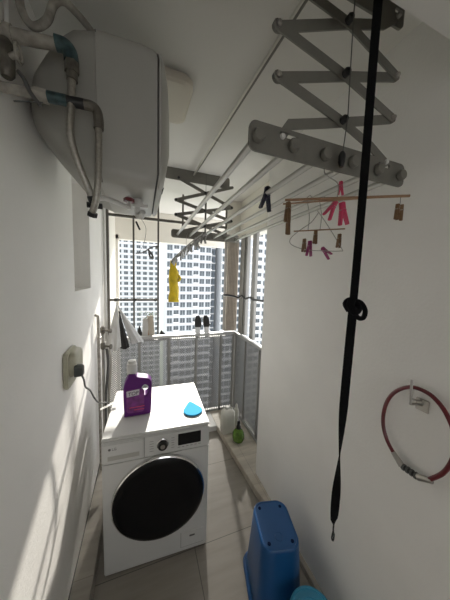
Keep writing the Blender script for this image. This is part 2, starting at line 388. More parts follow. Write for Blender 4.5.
bm = NB(); box(bm, 1.082, 1.14, 1.6, 2.568, ZT-0.03, ZT, 0.004); build('top_rail', bm, M['rail'], r)
bm = NB(); box(bm, 1.09, 1.125, 1.6, 2.568, 0.06, 0.09, 0.003); build('bottom_rail', bm, M['rail'], r)

# shelf outside the railing
t = thing('metal_shelf', (0.3, 2.75, 1.0), 'thin metal shelf fixed outside the rear railing', 'shelf')
bm = NB(); box(bm, -0.34, 1.0, 2.64, 2.86, 1.0, 1.012, 0.002); build('shelf_board', bm, M['rail'], t)
for x in (-0.2, 0.4, 0.9):
    bm = NB(); prism(bm, [(0, 0), (0.22, 0), (0, -0.14)], Matrix(((0, 0, 1, x), (1, 0, 0, 2.638), (0, 1, 0, 1.0), (0, 0, 0, 1))), 0.006); build('bracket', bm, M['rail'], t, False)

# ------------------------------------------------------------------ washing machine
a = math.radians(-2.2)
WM = Matrix.Translation((0.085, 1.277, 0.0)) @ Matrix.Rotation(a, 4, 'Z')      # local: x -.3..+.3, front at y=0, depth to +.55
w = thing('washing_machine', (0.085, 1.57, 0.0), 'white front-loading washing machine with a big black round door', 'washing machine')
def wpart(name, bm, m, parent=w, smooth=True): bm.transform(WM); return build(name, bm, m, parent, smooth)
bm = NB(); box(bm, -0.3, 0.3, 0.012, 0.54, 0.006, 0.828, 0.006); wpart('body', bm, M['white'])
bm = NB(); box(bm, -0.3, 0.3, 0.0, 0.02, 0.006, 0.70, 0.006); wpart('front_panel', bm, M['white'])
bm = NB(); box(bm, -0.3, 0.3, -0.002, 0.55, 0.83, 0.85, 0.005); wpart('top_cover', bm, M['white'])
cp = NB(); box(cp, -0.3, 0.3, -0.004, 0.03, 0.703, 0.828, 0.005); cp = wpart('control_panel', cp, M['white'])
bm = NB(); box(bm, -0.292, -0.085, -0.010, 0.0, 0.71, 0.82, 0.004); dr = wpart('detergent_drawer', bm, M['white'])
bm = NB(); box(bm, -0.27, -0.105, -0.0112, -0.008, 0.724, 0.752, 0.003); wpart('drawer_handle', bm, M['heater'], dr)
bm = NB(); box(bm, -0.0815, -0.0795, -0.0052, -0.003, 0.705, 0.825); wpart('panel_seam', bm, M['seam'], cp, False)
dl = NB(); lathe(dl, [(0.034, 0), (0.034, 0.006), (0.030, 0.008)], (0.02, -0.003, 0.765), (0, -1, 0)); dl = wpart('dial', dl, M['chrome'])
bm = NB(); lathe(bm, [(0.027, 0), (0.026, 0.02), (0.022, 0.023), (0, 0.023)], (0.02, -0.008, 0.765), (0, -1, 0)); wpart('dial_knob', bm, M['black'], dl)
bm = NB(); lathe(bm, [(0.013, 0), (0.0125, 0.0025), (0, 0.003)], (0.02, -0.031, 0.765), (0, -1, 0)); wpart('dial_face', bm, M['steel'], dl)
dp = NB(); prism(dp, rrect(0.138, 0.072, 0.004), atxz(0.178, -0.0045, 0.772), 0.003); wpart('display', dp, M['glass_black'], w)
for i, x in enumerate((0.115, 0.14, 0.165, 0.19, 0.215, 0.24)):
    bm = NB(); box(bm, x-0.007, x+0.007, -0.0050, -0.003, 0.722, 0.725); wpart('panel_mark', bm, M['greypost'], cp, False)
for i, z in enumerate((0.79, 0.775, 0.76, 0.745, 0.73)):
    bm = NB(); box(bm, -0.052, -0.03, -0.0050, -0.003, z, z+0.002); wpart('panel_mark', bm, M['greypost'], cp, False)
    bm = NB(); box(bm, 0.07, 0.088, -0.0050, -0.003, z, z+0.002); wpart('panel_mark', bm, M['greypost'], cp, False)
DC = (0.008, 0, 0.436)
dw = NB(); lathe(dw, [(0.262, 0.0), (0.266, 0.012), (0.263, 0.024), (0.257, 0.027), (0.250, 0.010), (0.0, 0.008)], DC, (0, -1, 0), 72); dw = wpart('door', dw, M['chrome'])
bm = NB(); lathe(bm, [(0.251, 0.0), (0.253, 0.029), (0.245, 0.034), (0.225, 0.037), (0.185, 0.030), (0.12, 0.024), (0.0, 0.020)], DC, (0, -1, 0), 72); wpart('door_glass', bm, M['glass_black'], dw)
bm = NB(); prism(bm, rrect(0.14, 0.10, 0.004), atxz(0.205, 0.0, 0.088), 0.004); fl = wpart('filter_flap', bm, M['white'])
bm = NB()
for q in ((0.133, 0.1355, 0.037, 0.139), (0.133, 0.277, 0.037, 0.039), ): box(bm, q[0], q[1], -0.0024, -0.0005, q[2], q[3])
wpart('flap_seam', bm, M['greypost'], fl, False)
bm = NB(); prism(bm, rrect(0.034, 0.010, 0.003), atxz(0.205, -0.003, 0.105), 0.002); wpart('flap_mark', bm, M['seam'], fl)
for x in (-0.26, 0.26):
    for y in (0.05, 0.5):
        bm = NB(); cyl(bm, (x, y, 0), (x, y, 0.02), 0.02); wpart('foot', bm, M['black'])
def text(name, s, size, m, parent, mtx, ext=0.0006, align='CENTER', shear=0):
    cu_ = bpy.data.curves.new(name, 'FONT'); cu_.body = s; cu_.size = size; cu_.extrude = ext; cu_.align_x = align; cu_.align_y = 'CENTER'; cu_.shear = shear
    cu_.materials.append(m); o = bpy.data.objects.new(name, cu_); COL.objects.link(o)
    me = bpy.data.meshes.new_from_object(o); bpy.data.objects.remove(o)
    o = bpy.data.objects.new(name, me); COL.objects.link(o)
    o.parent = parent; o.matrix_local = Matrix.Translation(-wloc(parent)) @ mtx; return o
text('maker_lettering', 'LG', 0.020, M['seam'], dr, WM @ atxz(-0.235, -0.0102, 0.790))
bm = NB(); lathe(bm, [(0.007, 0), (0.007, 0.001), (0.005, 0.001)], (-0.259, -0.0095, 0.790), (0, -1, 0)); wpart('maker_emblem', bm, M['seam'], dr)

# ------------------------------------------------------------------ detergent bottle
bx, by, bz = -0.035, 1.50, 0.851
t = thing('detergent_bottle', (bx, by, bz), 'purple laundry detergent bottle with white cap on the washing machine', 'bottle')
# front outline (x,z), with shoulder rising to a left-hand neck and a loop handle on the right
outline = [(-0.078, 0.008), (-0.070, 0), (0.070, 0), (0.080, 0.010), (0.084, 0.06), (0.086, 0.13), (0.088, 0.185), (0.084, 0.215), (0.068, 0.235), (0.045, 0.243), (0.012, 0.250), (-0.008, 0.258), (-0.012, 0.272), (-0.052, 0.272), (-0.055, 0.255), (-0.066, 0.235), (-0.078, 0.205), (-0.083, 0.16), (-0.081, 0.08)]
hole = [(0.046 + 0.024*math.cos(2*math.pi*k/18), 0.163 + 0.036*math.sin(2*math.pi*k/18)) for k in range(18)]
bm = bmesh.new()
def ringedges(pts, y): 
    vs = [bm.verts.new((x, y, z)) for x, z in pts]; return vs, [bm.edges.new((vs[i], vs[(i+1) % len(vs)])) for i in range(len(vs))]
o2 = catmull([(x, z, 0) for x, z in outline], 3, True); o2 = [(p.x, p.y) for p in o2]
vo, eo = ringedges(o2, -0.040); vh, eh = ringedges(hole, -0.040)
bmesh.ops.triangle_fill(bm, use_beauty=True, edges=eo + eh)
rr_ = bmesh.ops.extrude_face_region(bm, geom=bm.faces[:])
bmesh.ops.translate(bm, vec=(0, 0.08, 0), verts=[v for v in rr_['geom'] if isinstance(v, bmesh.types.BMVert)])
bm.transform(Matrix.Translation((bx, by, bz))); bo = build('bottle_body', bm, M['purple'], t)
md = bo.modifiers.new('voxel', 'REMESH'); md.mode = 'VOXEL'; md.voxel_size = 0.004; md.use_smooth_shade = True
md = bo.modifiers.new('soften', 'SMOOTH'); md.factor = 0.5; md.iterations = 14
bm = NB(); lathe(bm, [(0.028, 0.262), (0.029, 0.275), (0.031, 0.28), (0.030, 0.33), (0.025, 0.336), (0.024, 0.352), (0, 0.354)], (bx-0.032, by, bz), seg=32)
for k in range(20):
    aa = 2*math.pi*k/20; tube(bm, [(bx-0.032+0.0305*math.cos(aa), by+0.0305*math.sin(aa), bz+0.283), (bx-0.032+0.0295*math.cos(aa), by+0.0295*math.sin(aa), bz+0.327)], 0.0015, 5)
build('cap', bm, M['capwhite'], t)
bm = NB(); prism(bm, rrect(0.105, 0.155, 0.02), atxz(bx-0.012, by-0.0402, bz+0.100), 0.0012); lb = build('label', bm, M['label'], t)
bm = NB(); prism(bm, [(-0.036, -0.020), (0.036, -0.012), (0.038, 0.026), (-0.038, 0.018)], atxz(bx-0.026, by-0.0415, bz+0.150), 0.001); build('label_patch', bm, M['labelwhite'], lb)
text('label_lettering', 'TOP', 0.032, M['navy'], lb, atxz(bx-0.026, by-0.0425, bz+0.150) @ Matrix.Rotation(0.1, 4, 'Z'), 0.0012, shear=0.2)
bm = NB(); prism(bm, [(-0.045, -0.004), (0.045, -0.002), (0.045, 0.003), (-0.045, 0.0)], atxz(bx-0.003, by-0.0412, bz+0.06), 0.001); prism(bm, [(-0.02, -0.003), (0.04, -0.003), (0.04, 0.002), (-0.02, 0.002)], atxz(bx+0.0, by-0.0412, bz+0.042), 0.001); build('label_stripe', bm, M['pink'], lb)

# droplet-shaped lid on the machine
bm = NB(); dpts = []
for k in range(36):
    th = 2*math.pi*k/36; rr0 = 0.050; x = rr0*math.cos(th); y = rr0*math.sin(th)*0.92
    if y > 0: y *= 1.0 + 0.75*max(0, math.sin(th))**3; x *= 1 - 0.25*max(0, math.sin(th))**2
    dpts.append((x*1.15, y))
prism(bm, [(x_*1.1, y_*1.35) for x_, y_ in dpts], Matrix.Translation((0.310, 1.405, 0.8565)), 0.009, 0.003)
t = tag(build('droplet_tray', bm, M['droplet'], None, True, (0.312, 1.408, 0.851)), 'light blue droplet-shaped plastic piece lying on the washing machine', 'tray')

# ------------------------------------------------------------------ socket, plug, cord and card on the left wall
t = thing('wall_socket', (XL, 1.34, 1.26), 'beige weatherproof wall socket on the left wall', 'socket')
YZ = Matrix(((0, 0, 1, 0), (1, 0, 0, 0), (0, 1, 0, 0), (0, 0, 0, 1)))   # local XY -> world YZ, local Z -> +X
def atyz(x, y, z): return Matrix.Translation((x, y, z)) @ YZ
bm = NB(); prism(bm, rrect(0.18, 0.185, 0.03), atyz(XL+0.010, 1.315, 1.265), 0.020, 0.005); build('back_plate', bm, M['beige'], t)
bm = NB(); loft(bm, [[atyz(XL+d, 1.325+0.2*d, 1.285) @ V(x*s, y*s, 0) for x, y in rrect(0.15, 0.13, 0.035)] for d, s in ((0.015, 1), (0.030, 1), (0.042, 0.92), (0.047, 0.80))]); build('flip_cover', bm, M['beige'], t)
t = thing('power_plug', (XL+0.05, 1.34, 1.245), 'dark power plug with grey cord pushed into the wall socket', 'plug')
bm = NB(); loft(bm, [[atyz(XL+d, 1.275, 1.255) @ V(x*s, y*s, 0) for x, y in rrect(0.046, 0.06, 0.014)] for d, s in ((0.040, 1), (0.066, 0.96), (0.076, 0.75))]); build('plug_body', bm, M['plug'], t)
bm = NB(); tube(bm, [(-0.295, 1.275, 1.235), (-0.285, 1.28, 1.20), (-0.290, 1.33, 1.14), (-0.285, 1.41, 1.08), (-0.275, 1.47, 1.0), (-0.262, 1.54, 0.93), (-0.236, 1.62, 0.885), (-0.215, 1.64, 0.862)], 0.0045, 8, smooth=6); build('cord', bm, M['cable'], t)
bm = NB(); prism(bm, [(-0.06, -0.022), (0.055, -0.012), (0.06, 0.02), (-0.055, 0.0)], Matrix.Translation((-0.215, 1.615, 0.868)) @ Matrix.Rotation(0.35, 4, 'Z') @ Matrix.Rotation(-0.15, 4, 'Y'), 0.0015)
tag(build('paper_tag', bm, M['card'], None, False, (-0.2, 1.62, 0.86)), 'small white paper tag at the left rear corner of the washing machine', 'tag')

# ------------------------------------------------------------------ pipes and taps on the left wall near the railing
t = thing('wall_pipe', (XL+0.03, 2.06, 0.1), 'thin grey water pipe with taps running up the left wall beyond the machine', 'pipe')
bm = NB(); tube(bm, [(XL, 2.0, 1.42), (XL+0.022, 2.0, 1.41), (XL+0.024, 2.0, 1.38), (XL+0.024, 2.0, 0.6), (XL+0.024, 2.0, 0.1)], 0.011, 10); build('pipe_run', bm, M['pipe_old'], t)
bm = NB(); tube(bm, [(XL+0.024, 2.0, 1.22), (XL+0.03, 2.08, 1.22), (XL+0.03, 2.16, 1.22)], 0.011, 10); tube(bm, [(XL+0.03, 2.16, 1.30), (XL+0.03, 2.16, 0.1)], 0.012, 10); build('branch_pipe', bm, M['steel'], t)
for z in (1.12, 1.26):
    bm = NB(); lathe(bm, [(0.014, -0.03), (0.02, -0.02), (0.02, 0.02), (0.014, 0.03)], (XL+0.03, 2.16, z), seg=8)
    cyl(bm, (XL+0.03, 2.16, z), (XL+0.09, 2.13, z), 0.009); lathe(bm, [(0.008, 0), (0.022, 0.004), (0.022, 0.012), (0.008, 0.016)], (XL+0.088, 2.13, z), (1, -0.4, 0), 12)
    build('tap', bm, M['brass'], t)
for dx, m_ in ((0.0, 'cable'), (0.025, 'hose')):
    bm = NB(); tube(bm, [(XL+0.06+dx, 2.14, 1.10), (XL+0.07+dx, 2.13, 0.95), (XL+0.055+dx, 2.1, 0.7), (XL+0.06+dx, 2.05, 0.4), (XL+0.09+dx, 1.95, 0.25)], 0.009, 8, smooth=6); build('hose', bm, M[m_], t)
bm = NB(); cyl(bm, (XL+0.02, 2.42, 1.1), (XL+0.02, 2.42, ZC), 0.014)
tag(build('drain_pipe', bm, M['capwhite'], None, True, (XL+0.02, 2.42, 0.1)), 'white upright pipe on left wall beside the grille post', 'pipe')

# ------------------------------------------------------------------ water heater
hc = V(0, 1.10, 2.282)
t = thing('water_heater', (XL, hc.y, hc.z), 'large off-white square water heater mounted high on the left wall', 'water heater')
def hring(x, hy, hz, rad, n=7, up=0): return [V(x - (0.020*(v/hz)**2 if x > 0.04 else 0), hc.y+u, hc.z+up+v) for u, v in rrect(2*hy, 2*hz, rad, n)]
bm = NB(); loft(bm, [hring(*q) for q in ((XL+0.012, 0.12, 0.07, 0.05, 7, 0.02), (-0.325, 0.16, 0.10, 0.07, 7, 0.02), (-0.285, 0.190, 0.145, 0.08, 7, 0.02), (-0.245, 0.212, 0.188, 0.08, 7, 0.018), (-0.20, 0.225, 0.218, 0.06, 7, 0.006), (-0.139, 0.232, 0.228, 0.045))]); build('back_shell', bm, M['heater_back'], t)
bm = NB(); loft(bm, [hring(*q) for q in ((-0.139, 0.233, 0.229, 0.045), (-0.136, 0.236, 0.231, 0.045), (0.0, 0.236, 0.232, 0.04), (0.05, 0.234, 0.230, 0.04), (0.062, 0.230, 0.226, 0.04))]); build('casing', bm, M['heater'], t)
bm = NB(); loft(bm, [hring(*q) for q in ((0.062, 0.222, 0.218, 0.04), (0.068, 0.222, 0.218, 0.04))]); build('shadow_gap', bm, M['seam'], t)
bm = NB(); loft(bm, [hring(*q) for q in ((0.068, 0.231, 0.227, 0.04), (0.076, 0.230, 0.226, 0.04), (0.086, 0.218, 0.222, 0.05), (0.096, 0.19, 0.194, 0.06), (0.103, 0.14, 0.144, 0.07), (0.107, 0.07, 0.07, 0.05))]); build('front_cover', bm, M['heater'], t)
bm = NB(); prism(bm, rrect(0.05, 0.012, 0.004), atyz(0.074, hc.y-0.12, hc.z-0.20) @ Matrix.Rotation(0.3, 4, 'X'), 0.006); build('badge', bm, M['seam'], t)
# thin wire running over the side, valve fittings below
bm = NB(); tube(bm, [(-0.137, 0.868, 2.49), (-0.115, 0.866, 2.35), (-0.115, 0.866, 2.22), (-0.13, 0.866, 2.12), (-0.125, 0.868, 2.04)], 0.0014, 6, smooth=6); build('thin_wire', bm, M['cord'], t)
bm = NB(); cyl(bm, (-0.02, 1.02, 2.045), (-0.02, 1.02, 2.02), 0.022); tube(bm, [(-0.02, 1.02, 2.025), (-0.02, 1.02, 1.985), (-0.005, 0.99, 1.975), (0.0, 0.96, 1.985)], 0.011, 10, smooth=4); box(bm, -0.04, 0.02, 1.0, 1.03, 2.015, 2.026, 0.002); build('valve_outlet', bm, M['capwhite'], t)
bm = NB(); tube(bm, [(-0.147, 0.83, 1.93), (-0.138, 0.84, 1.972), (-0.12, 0.86, 1.987), (-0.09, 0.90, 1.992), (-0.055, 0.95, 1.994), (-0.05, 0.97, 2.0), (-0.05, 0.975, 2.04)], 0.008, 10, smooth=4); build('outlet_tube', bm, M['capwhite'], t)
bm = NB(); lathe(bm, [(0.02, 0), (0.02, 0.012), (0.012, 0.016)], (-0.05, 0.975, 2.02), seg=6); build('outlet_nut', bm, M['red'], t)

# supply pipes and hoses
t = thing('supply_pipe', (XL, 0.80, 2.36), 'thick wrapped pipe with teal-taped elbow and steel hose, upper of the two at the heater', 'pipe', 'pipes feeding the heater')
bm = NB(); tube(bm, [(XL, 0.80, 2.345), (-0.27, 0.80, 2.352), (-0.215, 0.80, 2.36)], lambda q: 0.0165 - 0.002*q, 14); tube(bm, [(XL+0.03, 0.8, 2.348), (XL+0.045, 0.8, 2.348)], 0.021, 14); build('wrapped_pipe', bm, M['pipe_old'], t)
bm = NB(); tube(bm, [(-0.222, 0.80, 2.362), (-0.203, 0.80, 2.362), (-0.190, 0.80, 2.352), (-0.186, 0.80, 2.325)], 0.0185, 14, smooth=4); build('taped_elbow', bm, M['teal'], t)
bm = NB(); lathe(bm, [(0.018, 0), (0.018, 0.03)], (-0.186, 0.80, 2.298), seg=6); lathe(bm, [(0.014, -0.02), (0.014, 0)], (-0.186, 0.80, 2.298), seg=14); build('hex_nut', bm, M['brass'], t)
bm = NB(); tube(bm, [(-0.186, 0.80, 2.29), (-0.19, 0.80, 2.22), (-0.195, 0.80, 2.14), (-0.185, 0.81, 2.08), (-0.165, 0.83, 2.02), (-0.150, 0.845, 1.975)], 0.0108, 12, smooth=6); build('steel_hose', bm, M['hose'], t)
bm = NB(); tube(bm, [(-0.152, 0.843, 1.985), (-0.147, 0.85, 1.967)], 0.0145, 8); tube(bm, [(-0.168, 0.85, 1.958), (-0.125, 0.86, 1.960)], 0.009, 10); build('end_nut', bm, M['black'], t)
t = thing('supply_pipe', (XL, 0.80, 2.22), 'thinner wrapped pipe with black sleeve and steel hose, lower of the two at the heater', 'pipe', 'pipes feeding the heater')
bm = NB(); tube(bm, [(XL, 0.80, 2.215), (-0.24, 0.80, 2.220)], 0.012, 12); lathe(bm, [(0.017, 0), (0.017, 0.03)], (-0.275, 0.8, 2.218), (1, 0, 0), 8); build('wrapped_pipe', bm, M['pipe_old'], t)
bm = NB(); cyl(bm, (-0.245, 0.80, 2.22), (-0.20, 0.80, 2.222), 0.0145); build('taped_joint', bm, M['teal'], t)
bm = NB(); cyl(bm, (-0.20, 0.80, 2.222), (-0.158, 0.80, 2.224), 0.0135); build('black_sleeve', bm, M['black'], t)
bm = NB(); tube(bm, [(-0.158, 0.80, 2.224), (-0.138, 0.80, 2.224), (-0.126, 0.80, 2.215), (-0.122, 0.80, 2.19), (-0.122, 0.80, 2.165)], 0.0135, 10, smooth=4); build('elbow', bm, M['brass'], t)
bm = NB(); tube(bm, [(-0.122, 0.80, 2.17), (-0.124, 0.80, 2.08), (-0.128, 0.80, 2.0), (-0.138, 0.81, 1.95), (-0.147, 0.82, 1.93)], 0.010, 12, smooth=6); build('steel_hose', bm, M['hose'], t)
bm = NB(); tube(bm, [(-0.146, 0.821, 1.928), (-0.149, 0.826, 1.918)], 0.0145, 8); build('end_nut', bm, M['black'], t)
t = thing('gate_valve', (-0.325, 0.78, 2.28), 'tarnished valve between the two supply pipes at the top left', 'valve')
bm = NB(); lathe(bm, [(0.011, -0.045), (0.017, -0.035), (0.019, 0.0), (0.017, 0.035), (0.011, 0.045)], (-0.328, 0.79, 2.28), seg=10); build('valve_body', bm, M['brass'], t)
bm = NB(); cyl(bm, (-0.328, 0.79, 2.28), (-0.295, 0.77, 2.285), 0.007); tube(bm, [(-0.283+0.008*math.cos(q), 0.75, 2.285) if False else (-0.293, 0.768+0.018*math.cos(q), 2.285+0.020*math.sin(q)) for q in [k*math.pi/9 for k in range(18)]], 0.0035, 8, closed=True); build('hand_wheel', bm, M['pipe_old'], t)
bm = NB(); tube(bm, [(-0.30, 0.78, 2.25), (-0.285, 0.77, 2.23), (-0.275, 0.775, 2.205), (-0.255, 0.78, 2.18)], 0.005, 8, smooth=5); tube(bm, [(-0.25, 0.78, 2.19), (-0.305, 0.76, 2.165)], 0.002, 6); build('loose_wire', bm, M['cable'], t)
t = thing('curved_drain_pipe', (-0.32, 0.85, 2.6), 'thick grey pipe bending in a U above the heater corner', 'pipe')
bm = NB(); tube(bm, [(-0.325, 0.85, ZC), (-0.320, 0.85, 2.53), (-0.312, 0.85, 2.455), (-0.287, 0.85, 2.425), (-0.255, 0.85, 2.452), (-0.238, 0.85, 2.50), (-0.215, 0.86, 2.528), (-0.18, 0.90, 2.535), (-0.14, 0.97, 2.545)], 0.0105, 14, smooth=6); build('pipe_run', bm, M['pipe_old'], t)
bm = NB(); cyl(bm, (-0.35, 0.86, 2.40), (-0.35, 0.86, ZC), 0.006); build('thin_conduit', bm, M['capwhite'], t)

# ceiling lamp behind the heater
t = thing('ceiling_lamp', (0.13, 1.25, ZC), 'cream rounded-square ceiling lamp partly hidden behind the water heater', 'lamp')
bm = NB(); loft(bm, [[V(0.085+u*s, 1.245+v*s, z) for u, v in rrect(0.28, 0.30, 0.05)] for z, s in ((ZC, 0.93), (2.637, 0.93), (2.635, 1.0), (2.610, 0.99), (2.600, 0.92), (2.598, 0.8))]); build('lamp_cover', bm, M['lamp'], t)
bm = NB(); box(bm, -0.02, 0.19, 1.13, 1.36, 2.638, ZC); build('base_plate', bm, M['seam'], t)

# ------------------------------------------------------------------ ceiling drying rack
NY, FY, RZ = 0.56, 1.98, 2.102
t = thing('drying_rack', (0.55, 1.25, ZC), 'pull-down ceiling clothes drying rack with six rods and grey scissor arms', 'drying rack')
RX = [0.277, 0.385, 0.495, 0.602, 0.712, 0.818]
for i, x in enumerate(RX):
    bm = NB(); cyl(bm, (x, NY-0.012, RZ), (x, FY+0.03, RZ), 0.0105, 16); rd = build('rod', bm, M['rodpaint'], t)
    bm = NB(); lathe(bm, [(0.017, 0), (0.017, 0.008), (0.014, 0.013), (0, 0.014)], (x, NY-0.009, RZ), (0, -1, 0)); build('end_cap', bm, M['armgrey'], rd)
    bm = NB(); lathe(bm, [(0.017, 0), (0.017, 0.008), (0.014, 0.012)], (x, FY+0.02, RZ), (0, 1, 0)); build('end_cap', bm, M['armgrey'], rd)
def plate_outline(x0, x1, z0, z1, rad=0.02): return rrect(x1-x0, z1-z0, rad, 5, (x0+x1)/2, (z0+z1)/2)
def slot_plate(name, y, x0, x1, z0, z1, slots, m):
    bm = bmesh.new(); vs = []
    def ring(pts):
        v = [bm.verts.new((px, y, pz)) for px, pz in pts]; return [bm.edges.new((v[i], v[(i+1) % len(v)])) for i in range(len(v))]
    es = ring(plate_outline(x0, x1, z0, z1))
    for sx, sz, sw, sh in slots: es += ring(rrect(sw, sh, sh*0.49, 4, sx, sz))
    bmesh.ops.triangle_fill(bm, use_beauty=True, edges=es)
    q = bmesh.ops.extrude_face_region(bm, geom=bm.faces[:]); bmesh.ops.translate(bm, vec=(0, 0.006, 0), verts=[v for v in q['geom'] if isinstance(v, bmesh.types.BMVert)])
    return build(name, bm, m, t, True, ang=0.5)
slot_plate('lower_plate', NY-0.006, 0.254, 0.842, 2.068, 2.142, [(0.372, 2.126, 0.06, 0.013), (0.742, 2.122, 0.055, 0.013)], M['armgrey'])
slot_plate('lower_plate', FY+0.014, 0.225, 0.855, 2.075, 2.145, [], M['armgrey'])
slot_plate('upper_plate', NY+0.012, 0.26, 0.795, 2.555, ZC-0.001, [(0.30, 2.62, 0.05, 0.02), (0.765, 2.60, 0.025, 0.02)], M['armgrey'])
slot_plate('upper_plate', FY+0.03, 0.17, 0.745, 2.555, ZC-0.001, [], M['armgrey'])
def arm(y, pts, wid=0.027, th=0.004):
    """flat bar following a polyline in the x-z plane"""
    bm = NB(); P = [V(a[0], 0, a[1]) for a in pts]
    L_, R_ = [], []
    for i, p in enumerate(P):
        d = (P[min(i+1, len(P)-1)] - P[max(i-1, 0)]).normalized(); n_ = V(-d.z, 0, d.x)*wid/2
        L_.append(p+n_); R_.append(p-n_)
    def capr(c, d, s):
        out = []; a0 = math.atan2(s*d.x, -s*d.z)
        base = math.atan2(d.z, d.x) + (0 if s > 0 else math.pi)
        for k in range(1, 6): 
            q = base - s*0 + math.pi/2 - math.pi*k/6; out.append(c + V(math.cos(q), 0, math.sin(q))*wid/2)
        return out
    d1 = (P[-1]-P[-2]).normalized(); d0 = (P[1]-P[0]).normalized()
    ring = L_ + capr(P[-1], d1, 1) + R_[::-1] + capr(P[0], d0, -1)
    loft(bm, [[V(p.x, y-th/2, p.z) for p in ring], [V(p.x, y+th/2, p.z) for p in ring]])
    return build('arm', bm, M['armgrey'], t, True, ang=0.5)
def pivot(x, y, z, r=0.009, m='black', l=0.012):
    bm = NB(); lathe(bm, [(r, 0), (r, l*0.7), (r*0.6, l)], (x, y+0.004, z), (0, -1, 0), 14); build('pivot', bm, M[m], t)
def scissor(y, xl, xr, zt, n, zb, bend):
    """n crossings between the upper (zt) and the lower plate (zb)"""
    xm = (xl+xr)/2 + 0.01
    return xm
# near scissor, joints read at y = NY
yA, yB = NY-0.003, NY+0.003
# centre joints and outer joints
C0, C1, C2 = (0.562, 2.392), (0.553, 2.269), (0.546, 2.162)
L0, L1 = (0.325, 2.385), (0.327, 2.266); R1, R2 = (0.758, 2.395 - 0.0), (0.776, 2.276)
R1 = (0.762, 2.396)
z_ = lambda p, dz: (p[0], p[1]+dz)
Rt = (0.775, 2.576)
# measured joints
L0 = (0.325, 2.382); C0 = (0.555, 2.478); 
def px2(px, py, y):
    c = R3 @ V(px-225, 300-py, -225); return (c.x*y/c.y, H + c.z*y/c.y)
J = {k: px2(*v, NY) for k, v in dict(L0=(277.4, 26), L1=(277.4, 76.8), C0=(346.4, 23), C1=(343.4, 75.8), C2=(341, 122), R1=(395.3, 76.8), R2=(391.4, 118.8),
     TR0=(384, 24), TR=(397, 17), T0=(306, -7), B0=(290, 124), B1=(281, 138), B2=(370, 147), B3=(384, 163)).items()}
arm(yB, [J['L0'], J['C0'], J['TR0'], J['TR']]); arm(yA, [J['T0'], J['C0'], J['R1']])
arm(yB, [J['R1'], J['C1'], J['L1']]); arm(yA, [J['L0'], J['C1'], J['R2']])
arm(yB, [J['R2'], J['C2'], J['B0'], J['B1']]); arm(yA, [J['L1'], J['C2'], J['B2'], J['B3']])
for k in ('L0', 'L1', 'R1', 'R2', 'TR', 'B1', 'B3'): pivot(J[k][0], NY-0.006, J[k][1], 0.0075, 'steel' if k[0] != 'B' else 'capwhite')
for k in ('C0', 'C1', 'C2'): pivot(J[k][0], NY-0.008, J[k][1], 0.011, 'black', 0.018)
# the upper end of the first arm runs on to the upper plate
arm(yA, [J['T0'], (J['T0'][0]-0.01, 2.60)])
# far scissor
F = FY+0.008; xl, xr, xm = 0.262, 0.765, 0.515
zs = [2.55, 2.425, 2.305, 2.205]
arm(F, [(xl+0.02, 2.565), (xm, 2.475), (xr, 2.385)]); arm(F+0.006, [(xr, 2.565), (xm, 2.475), (xl, 2.385)])
arm(F, [(xl, 2.385), (xm, 2.325), (xr, 2.265)]); arm(F+0.006, [(xr, 2.385), (xm, 2.325), (xl, 2.265)])
arm(F, [(xl, 2.265), (xm, 2.195), (xr-0.03, 2.13)]); arm(F+0.006, [(xr, 2.265), (xm, 2.195), (xl+0.05, 2.13)])
for x, z in ((xl, 2.385), (xl, 2.265), (xr, 2.385), (xr, 2.265), (xm, 2.475), (xm, 2.325), (xm, 2.195), (xl+0.02, 2.565)): pivot(x, F-0.004, z, 0.010, 'black')
# pulling cords, ceiling tube between the two upper plates
bm = NB(); tube(bm, [(J['C0'][0]+0.006, NY-0.02, ZC-0.02), (J['C0'][0], NY-0.024, J['C0'][1]), (J['C1'][0], NY-0.024, J['C1'][1]), (J['C2'][0], NY-0.024, J['C2'][1]), (0.546, NY-0.02, 2.075)], 0.0016, 6); build('pull_cord', bm, M['cord'], t)
bm = NB(); tube(bm, [(xm, F-0.014, ZC-0.02), (xm, F-0.014, 2.1)], 0.002, 6); build('pull_cord', bm, M['cord'], t)
bm = NB(); lathe(bm, [(0.006, -0.022), (0.010, -0.01), (0.010, 0.01), (0.005, 0.02)], (0.546, NY-0.022, 2.095), seg=10); build('cord_lock', bm, M['black'], t)
bm = NB(); cyl(bm, (0.49, 0.45, 2.618), (0.415, FY+0.03, 2.618), 0.009, 12); build('ceiling_tube', bm, M['alu'], t)
bm = NB(); cyl(bm, (0.4905, 0.45, 2.606), (0.4155, FY+0.03, 2.606), 0.0045, 12); build('tube_groove', bm, M['armgrey'], t)
bm = NB(); cyl(bm, (0.56, 0.535, 2.575), (0.80, 0.535, 2.575), 0.007, 10); build('pulley_shaft', bm, M['black'], t)

